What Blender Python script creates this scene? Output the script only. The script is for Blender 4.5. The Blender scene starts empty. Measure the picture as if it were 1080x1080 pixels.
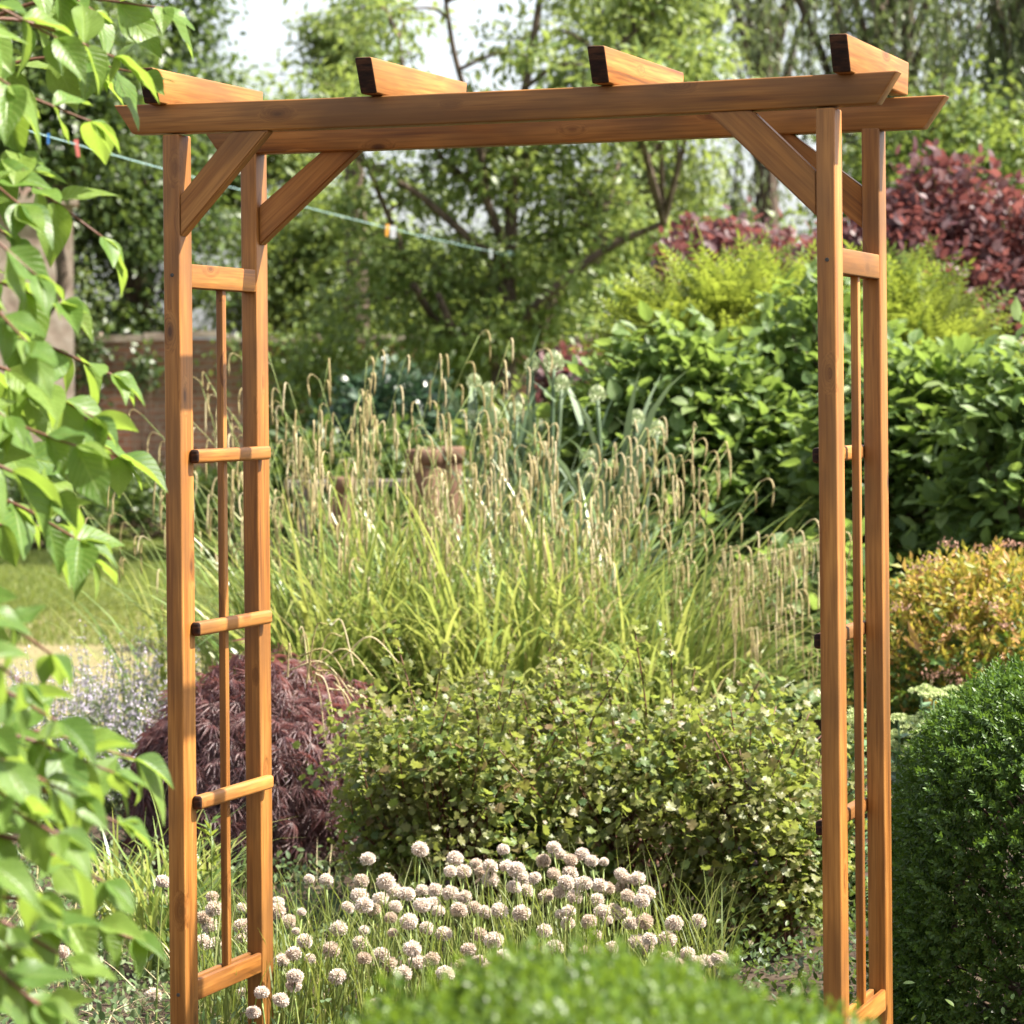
import bpy, bmesh, math, random
import numpy as np
from mathutils import Vector, Matrix

SC = bpy.context.scene
COL = SC.collection
RNG = np.random.default_rng(7)
F, CX0, CY0, CZ, ROLL = 3211.6, 540.0, 416.8, 1.442, -0.00857   # lens of the photo, found by fitting the arch

# ------------------------------------------------------------------ helpers
def at(px, py, d):
    """point seen at photo pixel (px,py) at distance d in front of the camera"""
    c, s = math.cos(ROLL), math.sin(ROLL)
    dx, dy = px - CX0, py - CY0
    u = c * dx + s * dy
    v = -s * dx + c * dy
    return np.array([u / F * d, d, CZ - v / F * d])

def gx(px, d):
    return (px - CX0) / F * d

def tag(o, label=None, cat=None, group=None, kind=None):
    if label: o['label'] = label
    if cat: o['category'] = cat
    if group: o['group'] = group
    if kind: o['kind'] = kind
    return o

def empty(name, loc=(0, 0, 0), rz=0.0, label=None, cat=None, group=None):
    o = bpy.data.objects.new(name, None)
    o.empty_display_size = 0.1
    COL.objects.link(o)
    o.location = loc
    o.rotation_euler = (0, 0, rz)
    return tag(o, label, cat, group)

def link(name, me, mat=None, parent=None):
    o = bpy.data.objects.new(name, me)
    COL.objects.link(o)
    if mat is not None:
        for m in (mat if isinstance(mat, (list, tuple)) else [mat]):
            me.materials.append(m)
    if parent is not None:
        o.parent = parent
    return o

def raw_mesh(name, V, faces, uv=None, smooth=True, mi=None):
    """faces: list of (M,k) int arrays; uv per vertex (N,2)"""
    V = np.asarray(V, np.float32).reshape(-1, 3)
    me = bpy.data.meshes.new(name)
    faces = [np.asarray(f, np.int32) for f in faces if len(f)]
    loops = np.concatenate([f.ravel() for f in faces])
    tot = np.concatenate([np.full(len(f), f.shape[1], np.int32) for f in faces])
    start = np.concatenate([[0], np.cumsum(tot)[:-1]]).astype(np.int32)
    me.vertices.add(len(V)); me.vertices.foreach_set('co', V.ravel())
    me.loops.add(len(loops)); me.loops.foreach_set('vertex_index', loops)
    me.polygons.add(len(tot)); me.polygons.foreach_set('loop_start', start)
    me.polygons.foreach_set('loop_total', tot)
    me.polygons.foreach_set('use_smooth', np.full(len(tot), bool(smooth)))
    if uv is not None:
        l = me.uv_layers.new(name='UVMap')
        l.data.foreach_set('uv', np.asarray(uv, np.float32)[loops].ravel())
    me.update(calc_edges=True)
    me.validate()
    return me

def nrm(a):
    return a / np.maximum(np.linalg.norm(a, axis=-1, keepdims=True), 1e-9)

def frames(t, n):
    y = nrm(t)
    z = n - (n * y).sum(-1, keepdims=True) * y
    z = nrm(z + 1e-6)
    x = np.cross(y, z)
    return np.stack([x, y, z], -1)        # columns

def inst(tpl, pos, R, scale):
    v, fs, uv = tpl
    N, nv = len(pos), len(v)
    scale = np.broadcast_to(np.asarray(scale, float).reshape(-1, 1) if np.ndim(scale) == 1 else scale, (N, 1) if np.ndim(scale) < 2 else np.shape(scale))
    vv = v[None] * scale[:, None, :]
    V = np.einsum('nij,nkj->nki', R, vv) + pos[:, None, :]
    off = (np.arange(N) * nv)[:, None, None]
    faces = [(f[None] + off).reshape(-1, f.shape[1]) for f in fs]
    U = np.tile(uv, (N, 1)) if uv is not None else None
    return V.reshape(-1, 3), faces, U

def merge(parts):
    V, Fd, U, o = [], {}, [], 0
    hasuv = all(p[2] is not None for p in parts)
    for v, fs, u in parts:
        V.append(v)
        for f in fs:
            Fd.setdefault(f.shape[1], []).append(f + o)
        if hasuv: U.append(u)
        o += len(v)
    return np.concatenate(V), [np.concatenate(x) for x in Fd.values()], (np.concatenate(U) if hasuv else None)

def tubes(paths, sides=6):
    """paths: list of (pts(n,3), radii(n))"""
    parts = []
    ang = np.arange(sides) / sides * 2 * np.pi
    for pts, rad in paths:
        pts = np.asarray(pts, float); n = len(pts)
        rad = np.broadcast_to(np.asarray(rad, float), (n,))
        tg = nrm(np.gradient(pts, axis=0))
        ref = np.array([0, 0, 1.0]) if abs(tg[0][2]) < 0.9 else np.array([1.0, 0, 0])
        a = nrm(np.cross(tg, ref)); b = np.cross(tg, a)
        ring = a[:, None] * np.cos(ang)[None, :, None] + b[:, None] * np.sin(ang)[None, :, None]
        V = (pts[:, None] + ring * rad[:, None, None]).reshape(-1, 3)
        i = np.arange(n - 1)[:, None] * sides; k = np.arange(sides)[None]; k2 = (k + 1) % sides
        q = np.stack([i + k, i + k2, i + sides + k2, i + sides + k], -1).reshape(-1, 4)
        fs = [q]
        V = np.concatenate([V, pts[-1:]])
        kk = np.arange(sides)
        fs.append(np.stack([(n - 1) * sides + kk, (n - 1) * sides + (kk + 1) % sides, np.full(sides, n * sides)], -1))
        parts.append((V, fs, None))
    return merge(parts)

def spline(pts, n=8):
    """Catmull-Rom through pts"""
    P = np.asarray(pts, float)
    P = np.concatenate([[2 * P[0] - P[1]], P, [2 * P[-1] - P[-2]]])
    out = []
    for i in range(1, len(P) - 2):
        for t in np.linspace(0, 1, n, endpoint=False):
            a, b, c, d = P[i - 1:i + 3]
            out.append(0.5 * (2 * b + (c - a) * t + (2 * a - 5 * b + 4 * c - d) * t * t + (3 * b - a - 3 * c + d) * t ** 3))
    out.append(P[-2])
    return np.array(out)

# ------------------------------------------------------------------ leaf templates (along +Y, face up +Z, length 1)
def leaf_grid(nu, nv, width, peak=0.42, tip=1.0, fold=0.25, droop=0.15, wave=0.0, stalk=0.0):
    vs = np.linspace(0, 1, nv); us = np.linspace(-1, 1, nu)
    V, U = [], []
    for v in vs:
        if v < peak: w = math.sin(v / peak * math.pi / 2) ** 0.75
        else: w = math.cos((v - peak) / (1 - peak) * math.pi / 2) ** tip
        w = max(w, 0.012) * width / 2
        for u in us:
            z = fold * abs(u) * w - droop * v * v + wave * math.sin(v * 9 + u) * abs(u) * w
            V.append((u * w, v + stalk, z)); U.append((u * 0.5 + 0.5, v))
    q = [(j * nu + i, j * nu + i + 1, (j + 1) * nu + i + 1, (j + 1) * nu + i) for j in range(nv - 1) for i in range(nu - 1)]
    return np.array(V), [np.array(q, np.int32)], np.array(U)

def leaf_simple(width, fold=0.25, droop=0.1, peak=0.45):
    w = width / 2
    V = np.array([(0, 0, 0), (w, peak, fold * w), (0, peak, -droop * .2), (-w, peak, fold * w), (0, 1, -droop)])
    U = np.array([(.5, 0), (1, peak), (.5, peak), (0, peak), (.5, 1)])
    return V, [np.array([(0, 1, 2), (0, 2, 3), (2, 1, 4), (3, 2, 4)], np.int32)], U

def leaf_oval(width, fold=0.2, droop=0.1):
    return leaf_grid(3, 5, width, 0.45, 0.7, fold, droop)

def leaf_lobed(fold=0.3):
    pts = [(0, 0), (.22, .02), (.48, .12), (.36, .3), (.56, .52), (.34, .56), (.3, .82), (.14, .8), (0, 1.0)]
    o = pts + [(-x, y) for x, y in pts[-2:0:-1]]
    V = [(0, .38, 0)] + [(x, y, fold * abs(x) * .7 - .18 * y * y + .05 * math.sin(9 * x + 7 * y)) for x, y in o]
    n = len(o)
    f = [(0, 1 + i, 1 + (i + 1) % n) for i in range(n)]
    U = [(v[0] + .5, v[1]) for v in V]
    return np.array(V), [np.array(f, np.int32)], np.array(U)

def sprig(nleaf, ll, lw, step, opp=True, stem=0.0, ang=0.9, tpl=None, seed=0, endleaf=True):
    """small shoot along +Y of unit leaf size ll"""
    r = np.random.default_rng(seed)
    tpl = tpl or leaf_simple(lw, .3, .12)
    pos, t, n, s = [], [], [], []
    for i in range(nleaf):
        y = i * step
        for k in ((0, 1) if opp else (i % 2,)):
            th = (k * math.pi) + (i % 2) * math.pi / 2 * (1 if opp else 0) + r.normal(0, .25)
            a = ang * (1 - .45 * i / nleaf) + r.normal(0, .12)
            d = np.array([math.cos(th) * math.sin(a), math.cos(a), math.sin(th) * math.sin(a)])
            pos.append((0, y, 0)); t.append(d); n.append(np.array([0, 1, 0]) - d * .2 + r.normal(0, .15, 3))
            s.append(ll * (1 - .35 * i / nleaf) * r.uniform(.85, 1.15))
    if endleaf:
        pos.append((0, nleaf * step, 0)); t.append(np.array([r.normal(0, .2), 1, r.normal(0, .2)])); n.append(np.array([0, 0, 1.])); s.append(ll * .6)
    return inst(tpl, np.array(pos, float), frames(np.array(t), np.array(n)), np.array(s))

def pinnate(pairs, ll, lw):
    pos, t, n, s = [], [], [], []
    for i in range(pairs):
        y = (i + .6) / pairs
        z = -.22 * y * y
        for k in (-1, 1):
            pos.append((0, y, z)); t.append((k * .86, .5, -.12)); n.append((0, .1, 1)); s.append(ll * (1 - .55 * abs(y - .35)))
    pos.append((0, 1, -.22)); t.append((0, 1, -.3)); n.append((0, 0, 1)); s.append(ll * .8)
    return inst(leaf_simple(lw, .15, .08), np.array(pos, float), frames(np.array(t, float), np.array(n, float)), np.array(s))

# ------------------------------------------------------------------ materials
def new_mat(name):
    m = bpy.data.materials.new(name); m.use_nodes = True
    nt = m.node_tree; nt.nodes.clear()
    out = nt.nodes.new('ShaderNodeOutputMaterial')
    return m, nt, out

def N(nt, t, **kw):
    n = nt.nodes.new(t)
    for k, v in kw.items(): setattr(n, k, v)
    return n

def ramp(nt, stops, src=None, interp='LINEAR'):
    r = N(nt, 'ShaderNodeValToRGB'); r.color_ramp.interpolation = interp
    e = r.color_ramp.elements
    while len(e) < len(stops): e.new(0.5)
    for el, (p, c) in zip(e, stops):
        el.position = p; el.color = (*c, 1)
    if src is not None: nt.links.new(src, r.inputs[0])
    return r

def mixc(nt, fac, a, b, mode='MIX'):
    m = N(nt, 'ShaderNodeMix', data_type='RGBA', blend_type=mode)
    for i, v in ((0, fac), (6, a), (7, b)):
        if isinstance(v, (int, float)): m.inputs[i].default_value = v
        elif isinstance(v, tuple): m.inputs[i].default_value = (*v, 1)
        else: nt.links.new(v, m.inputs[i])
    return m.outputs[2]

def noise(nt, scale, detail=3, vec=None, rough=.55):
    n = N(nt, 'ShaderNodeTexNoise'); n.inputs['Scale'].default_value = scale; n.inputs['Detail'].default_value = detail
    n.inputs['Roughness'].default_value = rough
    if vec is not None: nt.links.new(vec, n.inputs['Vector'])
    return n

def leafmat(name, cols, tcol, trans=.4, rough=.42, spec=.4, veins=0, under=None, clump=None, clump_scale=2.5, objvar=None):
    m, nt, out = new_mat(name)
    L = nt.links.new
    geo = N(nt, 'ShaderNodeNewGeometry')
    n = len(cols)
    base = ramp(nt, [(i / max(n - 1, 1), c) for i, c in enumerate(cols)], geo.outputs['Random Per Island']).outputs[0]
    if clump:
        tc = N(nt, 'ShaderNodeTexCoord')
        nz = noise(nt, clump_scale, 2, tc.outputs['Object'])
        f = ramp(nt, [(.42, (0, 0, 0)), (.62, (1, 1, 1))], nz.outputs[0]).outputs[0]
        base = mixc(nt, f, base, clump)
    tr = mixc(nt, 1.0, base, tcol, 'MIX') if False else None
    bump = None
    if veins:
        uv = N(nt, 'ShaderNodeUVMap')
        sp = N(nt, 'ShaderNodeSeparateXYZ'); L(uv.outputs[0], sp.inputs[0])
        ab = N(nt, 'ShaderNodeMath', operation='ABSOLUTE')
        sb = N(nt, 'ShaderNodeMath', operation='SUBTRACT'); L(sp.outputs[0], sb.inputs[0]); sb.inputs[1].default_value = .5; L(sb.outputs[0], ab.inputs[0])
        mu = N(nt, 'ShaderNodeMath', operation='MULTIPLY'); L(ab.outputs[0], mu.inputs[0]); mu.inputs[1].default_value = -.55
        ad = N(nt, 'ShaderNodeMath', operation='ADD'); L(sp.outputs[1], ad.inputs[0]); L(mu.outputs[0], ad.inputs[1])
        sc = N(nt, 'ShaderNodeMath', operation='MULTIPLY'); L(ad.outputs[0], sc.inputs[0]); sc.inputs[1].default_value = veins
        si = N(nt, 'ShaderNodeMath', operation='PINGPONG'); L(sc.outputs[0], si.inputs[0]); si.inputs[1].default_value = .5
        vr = ramp(nt, [(0, (1, 1, 1)), (.11, (0, 0, 0))], si.outputs[0]).outputs[0]
        mid = ramp(nt, [(0, (1, 1, 1)), (.035, (0, 0, 0))], ab.outputs[0]).outputs[0]
        vm = mixc(nt, 1.0, vr, mid, 'LIGHTEN')
        base = mixc(nt, vm, base, tuple(min(1, c * 1.25 + .015) for c in cols[-1]))
        b = N(nt, 'ShaderNodeBump'); b.inputs['Strength'].default_value = .55; b.inputs['Distance'].default_value = .002
        inv = N(nt, 'ShaderNodeMath', operation='SUBTRACT'); inv.inputs[0].default_value = 1; L(vm, inv.inputs[1]); L(inv.outputs[0], b.inputs['Height'])
        bump = b.outputs[0]
    if veins:       # mottling and a few brown blemishes
        tc2 = N(nt, 'ShaderNodeTexCoord')
        m1 = noise(nt, 70, 4, tc2.outputs['Object']); f1 = ramp(nt, [(.35, (.66, .7, .6)), (.6, (1, 1, 1))], m1.outputs[0]).outputs[0]
        base = mixc(nt, .6, base, f1, 'MULTIPLY')
        m2 = noise(nt, 190, 2, tc2.outputs['Object']); f2 = ramp(nt, [(.69, (0, 0, 0)), (.73, (.8, .8, .8))], m2.outputs[0]).outputs[0]
        base = mixc(nt, f2, base, (.16, .09, .035))
    if objvar:      # some heads are going over
        oi = N(nt, 'ShaderNodeObjectInfo'); fo = ramp(nt, [(.55, (0, 0, 0)), (1, (.75, .75, .75))], oi.outputs['Random']).outputs[0]
        base = mixc(nt, fo, base, objvar)
    surf = base
    if under:
        surf = mixc(nt, geo.outputs['Backfacing'], base, under)
    p = N(nt, 'ShaderNodeBsdfPrincipled')
    L(surf, p.inputs['Base Color']); p.inputs['Roughness'].default_value = rough
    p.inputs['Specular IOR Level'].default_value = spec
    if bump: L(bump, p.inputs['Normal'])
    t = N(nt, 'ShaderNodeBsdfTranslucent')
    tm = mixc(nt, .65, base, tcol)
    L(tm, t.inputs['Color'])
    mx = N(nt, 'ShaderNodeMixShader'); mx.inputs[0].default_value = trans
    L(p.outputs[0], mx.inputs[1]); L(t.outputs[0], mx.inputs[2]); L(mx.outputs[0], out.inputs[0])
    return m

def plain(name, cols, rough=.7, scale=8, spec=.3, bump=0.0, stretch=(1, 1, 1), detail=5):
    m, nt, out = new_mat(name); L = nt.links.new
    tc = N(nt, 'ShaderNodeTexCoord'); mp = N(nt, 'ShaderNodeMapping'); mp.inputs['Scale'].default_value = stretch
    L(tc.outputs['Object'], mp.inputs[0])
    nz = noise(nt, scale, detail, mp.outputs[0])
    n = len(cols)
    c = ramp(nt, [(.3 + .4 * i / max(n - 1, 1), x) for i, x in enumerate(cols)], nz.outputs[0]).outputs[0]
    p = N(nt, 'ShaderNodeBsdfPrincipled'); L(c, p.inputs['Base Color']); p.inputs['Roughness'].default_value = rough
    p.inputs['Specular IOR Level'].default_value = spec
    if bump:
        b = N(nt, 'ShaderNodeBump'); b.inputs['Strength'].default_value = 1; b.inputs['Distance'].default_value = bump
        L(nz.outputs[0], b.inputs['Height']); L(b.outputs[0], p.inputs['Normal'])
    L(p.outputs[0], out.inputs[0])
    return m

def wood_material(name, light, mid, dark, knot):
    m, nt, out = new_mat(name); L = nt.links.new
    tc = N(nt, 'ShaderNodeTexCoord'); oi = N(nt, 'ShaderNodeObjectInfo')
    rv = N(nt, 'ShaderNodeMath', operation='MULTIPLY'); L(oi.outputs['Random'], rv.inputs[0]); rv.inputs[1].default_value = 37.0
    cb = N(nt, 'ShaderNodeCombineXYZ')
    for i in range(3): L(rv.outputs[0], cb.inputs[i])
    # knots first: they push the grain aside
    vadd = N(nt, 'ShaderNodeVectorMath', operation='ADD'); L(tc.outputs['Object'], vadd.inputs[0]); L(cb.outputs[0], vadd.inputs[1])
    mk = N(nt, 'ShaderNodeMapping'); mk.inputs['Scale'].default_value = (5.5, 13, 13); L(vadd.outputs[0], mk.inputs[0])
    vo = N(nt, 'ShaderNodeTexVoronoi'); vo.inputs['Scale'].default_value = 1.0; L(mk.outputs[0], vo.inputs['Vector'])
    kmask = ramp(nt, [(.045, (1, 1, 1)), (.12, (.32, .32, .32)), (.26, (0, 0, 0))], vo.outputs['Distance']).outputs[0]
    # grain
    mp = N(nt, 'ShaderNodeMapping'); mp.inputs['Scale'].default_value = (1.3, 34, 34); L(vadd.outputs[0], mp.inputs[0])
    dist = N(nt, 'ShaderNodeVectorMath', operation='SCALE'); L(kmask, dist.inputs[0]); dist.inputs['Scale'].default_value = 2.2
    va2 = N(nt, 'ShaderNodeVectorMath', operation='ADD'); L(mp.outputs[0], va2.inputs[0]); L(dist.outputs[0], va2.inputs[1])
    g1 = noise(nt, 1.0, 5, va2.outputs[0], .6)
    g2 = noise(nt, 6.0, 2, va2.outputs[0], .5)
    c = ramp(nt, [(.30, dark), (.43, mid), (.60, light), (.78, mid)], g1.outputs[0]).outputs[0]
    fine = ramp(nt, [(.32, (.58, .52, .48)), (.6, (1, 1, 1))], g2.outputs[0]).outputs[0]
    c = mixc(nt, .75, c, fine, 'MULTIPLY')
    # patchy stain
    mb = N(nt, 'ShaderNodeMapping'); mb.inputs['Scale'].default_value = (3, 7, 7); L(vadd.outputs[0], mb.inputs[0])
    bl = noise(nt, 1.0, 3, mb.outputs[0])
    bf = ramp(nt, [(.42, (0, 0, 0)), (.66, (.78, .78, .78))], bl.outputs[0]).outputs[0]
    c = mixc(nt, bf, c, (mid[0] * .5, mid[1] * .58, mid[2] * 1.0))
    kf = ramp(nt, [(0, (0, 0, 0)), (1, (.85, .85, .85))], kmask).outputs[0]
    c = mixc(nt, kf, c, knot)
    # board to board tone
    hv = N(nt, 'ShaderNodeHueSaturation'); mr = N(nt, 'ShaderNodeMapRange'); L(oi.outputs['Random'], mr.inputs[0])
    mr.inputs[3].default_value = .78; mr.inputs[4].default_value = 1.1; L(mr.outputs[0], hv.inputs['Value']); L(c, hv.inputs['Color'])
    p = N(nt, 'ShaderNodeBsdfPrincipled'); L(hv.outputs[0], p.inputs['Base Color'])
    p.inputs['Roughness'].default_value = .48; p.inputs['Specular IOR Level'].default_value = .35
    b = N(nt, 'ShaderNodeBump'); b.inputs['Strength'].default_value = .5; b.inputs['Distance'].default_value = .0008
    L(g1.outputs[0], b.inputs['Height']); L(b.outputs[0], p.inputs['Normal'])
    L(p.outputs[0], out.inputs[0])
    return m

WOOD = wood_material('stained_pine', (.43, .192, .045), (.30, .115, .020), (.125, .042, .008), (.045, .014, .005))
ENDGRAIN = plain('dark_end_grain', [(.012, .007, .006), (.03, .014, .009), (.075, .032, .016)], .75, 45, .2, .001, (1, .6, 3.2))

M = {}
M['dogwood'] = leafmat('dogwood_leaf', [(.07, .145, .03), (.10, .19, .036), (.14, .23, .042), (.18, .26, .05)], (.34, .47, .055), .47, .42, .32, veins=9, under=(.15, .22, .10))
M['twig_red'] = plain('reddish_twig', [(.09, .035, .025), (.16, .075, .045)], .55, 30)
M['twig'] = plain('brown_twig', [(.07, .045, .03), (.15, .10, .07)], .7, 30)
M['box'] = leafmat('box_leaf', [(.036, .074, .014), (.055, .108, .02), (.09, .155, .028)], (.2, .34, .03), .26, .45, .3)
M['box_fresh'] = leafmat('box_leaf_fresh', [(.055, .105, .016), (.08, .145, .022), (.12, .18, .03)], (.28, .42, .03), .34, .42, .35)
M['currant'] = leafmat('currant_leaf', [(.045, .09, .026), (.07, .12, .034), (.10, .155, .04), (.15, .205, .045), (.22, .24, .05), (.13, .12, .05), (.17, .09, .045)], (.38, .45, .07), .42, .45, .4, clump=(.15, .15, .05), clump_scale=5)
M['maple'] = leafmat('maple_leaf', [(.065, .032, .04), (.092, .045, .05), (.14, .078, .075), (.21, .125, .12)], (.32, .10, .075), .3, .42, .4)
M['sedge'] = leafmat('sedge_blade', [(.085, .155, .04), (.13, .205, .045), (.20, .27, .06), (.36, .35, .11)], (.46, .5, .11), .4, .35, .45)
M['straw'] = leafmat('straw', [(.36, .29, .13), (.46, .38, .2), (.60, .52, .33)], (.6, .5, .26), .25, .6, .3)
M['artichoke'] = leafmat('artichoke_leaf', [(.085, .135, .07), (.12, .175, .095), (.16, .21, .125)], (.25, .34, .16), .2, .55, .3)
M['bud'] = leafmat('artichoke_bract', [(.25, .32, .15), (.40, .45, .26), (.56, .59, .41)], (.3, .4, .15), .15, .5, .3)
M['viburnum'] = leafmat('broad_leaf', [(.062, .118, .034), (.09, .158, .043), (.13, .205, .056), (.18, .24, .08)], (.30, .42, .065), .42, .48, .4, veins=7)
M['lime'] = leafmat('lime_leaf', [(.065, .13, .03), (.10, .17, .036), (.15, .21, .045), (.22, .24, .05)], (.4, .48, .05), .42, .42, .4, clump=(.13, .16, .04), clump_scale=3)
M['smoke'] = leafmat('purple_leaf', [(.068, .03, .037), (.095, .042, .047), (.14, .07, .066), (.15, .105, .115)], (.33, .10, .08), .34, .45, .35)
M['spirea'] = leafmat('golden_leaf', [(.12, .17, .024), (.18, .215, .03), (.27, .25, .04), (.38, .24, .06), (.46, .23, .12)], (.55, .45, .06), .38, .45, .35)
M['spirea_low'] = leafmat('shaded_green_leaf', [(.03, .07, .014), (.05, .10, .02), (.08, .13, .02)], (.2, .3, .03), .3, .45, .35)  # green leaf darkened: shade of the spirea's lower half put into the colour
M['pinkhead'] = leafmat('faded_pink_flower', [(.36, .19, .14), (.44, .28, .2)], (.45, .25, .16), .2, .7, .2)
M['sedum'] = leafmat('sedum_flower', [(.36, .44, .17), (.45, .52, .23), (.55, .58, .33)], (.5, .58, .25), .2, .55, .3)
M['sedum_leaf'] = leafmat('sedum_leaf', [(.10, .19, .09), (.15, .24, .12)], (.25, .38, .12), .2, .4, .4)
M['allium'] = leafmat('allium_floret', [(.66, .55, .48), (.76, .67, .59), (.84, .78, .72)], (.78, .68, .58), .35, .6, .2, objvar=(.50, .38, .27))
M['alliumcore'] = plain('allium_core', [(.55, .44, .37), (.64, .55, .48)], .8, 200)
M['stem'] = plain('green_stem', [(.10, .17, .04), (.17, .22, .06), (.25, .24, .09)], .5, 12, .3)
M['catmint'] = leafmat('catmint_flower', [(.36, .31, .42), (.46, .41, .5), (.56, .52, .58)], (.5, .45, .55), .2, .7, .2)
M['catmint_leaf'] = leafmat('catmint_leaf', [(.11, .15, .08), (.17, .21, .12)], (.25, .32, .14), .25, .6, .3)
M['tree_dark'] = leafmat('dark_tree_leaf', [(.03, .056, .017), (.05, .085, .024), (.095, .14, .036)], (.18, .26, .04), .36, .4, .45)
M['tree_mid'] = leafmat('mid_tree_leaf', [(.072, .115, .032), (.105, .16, .042), (.16, .21, .056)], (.34, .42, .07), .45, .4, .4)
M['tree_light'] = leafmat('light_tree_leaf', [(.085, .135, .04), (.12, .175, .05), (.18, .225, .065)], (.36, .44, .09), .42, .42, .4)
M['willow'] = leafmat('willow_leaf', [(.07, .095, .045), (.10, .13, .06), (.15, .175, .085)], (.28, .36, .1), .36, .4, .4)
M['hedge_blue'] = leafmat('blue_green_leaf', [(.02, .05, .026), (.035, .075, .04), (.07, .11, .06)], (.1, .2, .08), .2, .3, .55)
M['grass'] = leafmat('grass_blade', [(.09, .13, .03), (.13, .165, .04), (.2, .21, .065)], (.32, .38, .06), .4, .5, .3)
M['cover'] = leafmat('ground_cover_leaf', [(.06, .11, .04), (.10, .15, .06), (.17, .21, .11)], (.25, .35, .1), .3, .5, .35)
M['bark'] = plain('bark', [(.035, .026, .02), (.085, .062, .046), (.14, .105, .08)], .9, 14, .2, .012, (1, 1, .25))
M['soil'] = plain('soil', [(.022, .015, .011), (.045, .031, .022), (.075, .055, .04)], .95, 7, .15, .03)
M['terracotta'] = plain('terracotta', [(.10, .055, .033), (.15, .085, .055), (.2, .135, .10)], .8, 9, .25, .002)
M['timber'] = plain('grey_timber', [(.10, .085, .07), (.17, .15, .12)], .85, 6, .2, .001, (1, 12, 12))
M['slate'] = plain('pale_stone', [(.42, .39, .35), (.6, .57, .52)], .8, 18, .25, .002)
M['rope'] = plain('pale_blue_line', [(.24, .40, .40), (.34, .48, .47)], .6, 60)
M['screw'] = plain('screw_steel', [(.03, .025, .02), (.06, .05, .04)], .5, 90, .5)
M['peg_pink'] = plain('pink_plastic', [(.62, .16, .13), (.70, .22, .18)], .4, 20)
M['peg_blue'] = plain('blue_plastic', [(.03, .16, .45), (.05, .22, .55)], .4, 20)
M['peg_orange'] = plain('orange_plastic', [(.75, .33, .04), (.82, .4, .06)], .4, 20)
M['peg_white'] = plain('white_plastic', [(.72, .74, .76), (.8, .82, .84)], .4, 20)
M['berry'] = plain('dark_berry', [(.04, .02, .03), (.09, .05, .06)], .35, 40, .5)

def brick_material():
    m, nt, out = new_mat('old_brick'); L = nt.links.new
    tc = N(nt, 'ShaderNodeTexCoord'); sp = N(nt, 'ShaderNodeSeparateXYZ'); cb = N(nt, 'ShaderNodeCombineXYZ')
    L(tc.outputs['Object'], sp.inputs[0])
    sm = N(nt, 'ShaderNodeMath', operation='ADD'); L(sp.outputs[0], sm.inputs[0]); L(sp.outputs[1], sm.inputs[1])
    L(sm.outputs[0], cb.inputs[0]); L(sp.outputs[2], cb.inputs[1])
    nz0 = noise(nt, 9, 2, tc.outputs['Object'])
    va = N(nt, 'ShaderNodeVectorMath', operation='SCALE'); L(nz0.outputs[1], va.inputs[0]); va.inputs['Scale'].default_value = .02
    vb = N(nt, 'ShaderNodeVectorMath', operation='ADD'); L(cb.outputs[0], vb.inputs[0]); L(va.outputs[0], vb.inputs[1])
    br = N(nt, 'ShaderNodeTexBrick'); L(vb.outputs[0], br.inputs['Vector'])
    br.inputs['Scale'].default_value = 1; br.inputs['Brick Width'].default_value = .23; br.inputs['Row Height'].default_value = .078
    br.inputs['Mortar Size'].default_value = .009; br.inputs['Mortar Smooth'].default_value = .3; br.inputs['Bias'].default_value = 0
    br.inputs['Color1'].default_value = (.20, .075, .045, 1); br.inputs['Color2'].default_value = (.29, .13, .085, 1); br.inputs['Mortar'].default_value = (.27, .22, .18, 1)
    nz = noise(nt, 2.2, 6, tc.outputs['Object'])
    f = ramp(nt, [(.42, (0, 0, 0)), (.7, (.75, .75, .75))], nz.outputs[0]).outputs[0]
    c = mixc(nt, f, br.outputs[0], (.09, .065, .05))
    nz2 = noise(nt, 14, 4, tc.outputs['Object'])
    f2 = ramp(nt, [(.58, (0, 0, 0)), (.72, (.6, .6, .6))], nz2.outputs[0]).outputs[0]
    c = mixc(nt, f2, c, (.36, .30, .25))
    p = N(nt, 'ShaderNodeBsdfPrincipled'); L(c, p.inputs['Base Color']); p.inputs['Roughness'].default_value = .9
    b = N(nt, 'ShaderNodeBump'); b.inputs['Strength'].default_value = .8; b.inputs['Distance'].default_value = .012; b.invert = True
    L(br.outputs['Fac'], b.inputs['Height']); L(b.outputs[0], p.inputs['Normal'])
    L(p.outputs[0], out.inputs[0])
    return m
M['brick'] = brick_material()
M['render'] = plain('weathered_pale_masonry', [(.27, .19, .16), (.40, .31, .26), (.5, .42, .37)], .9, 5, .2, .01)

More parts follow.
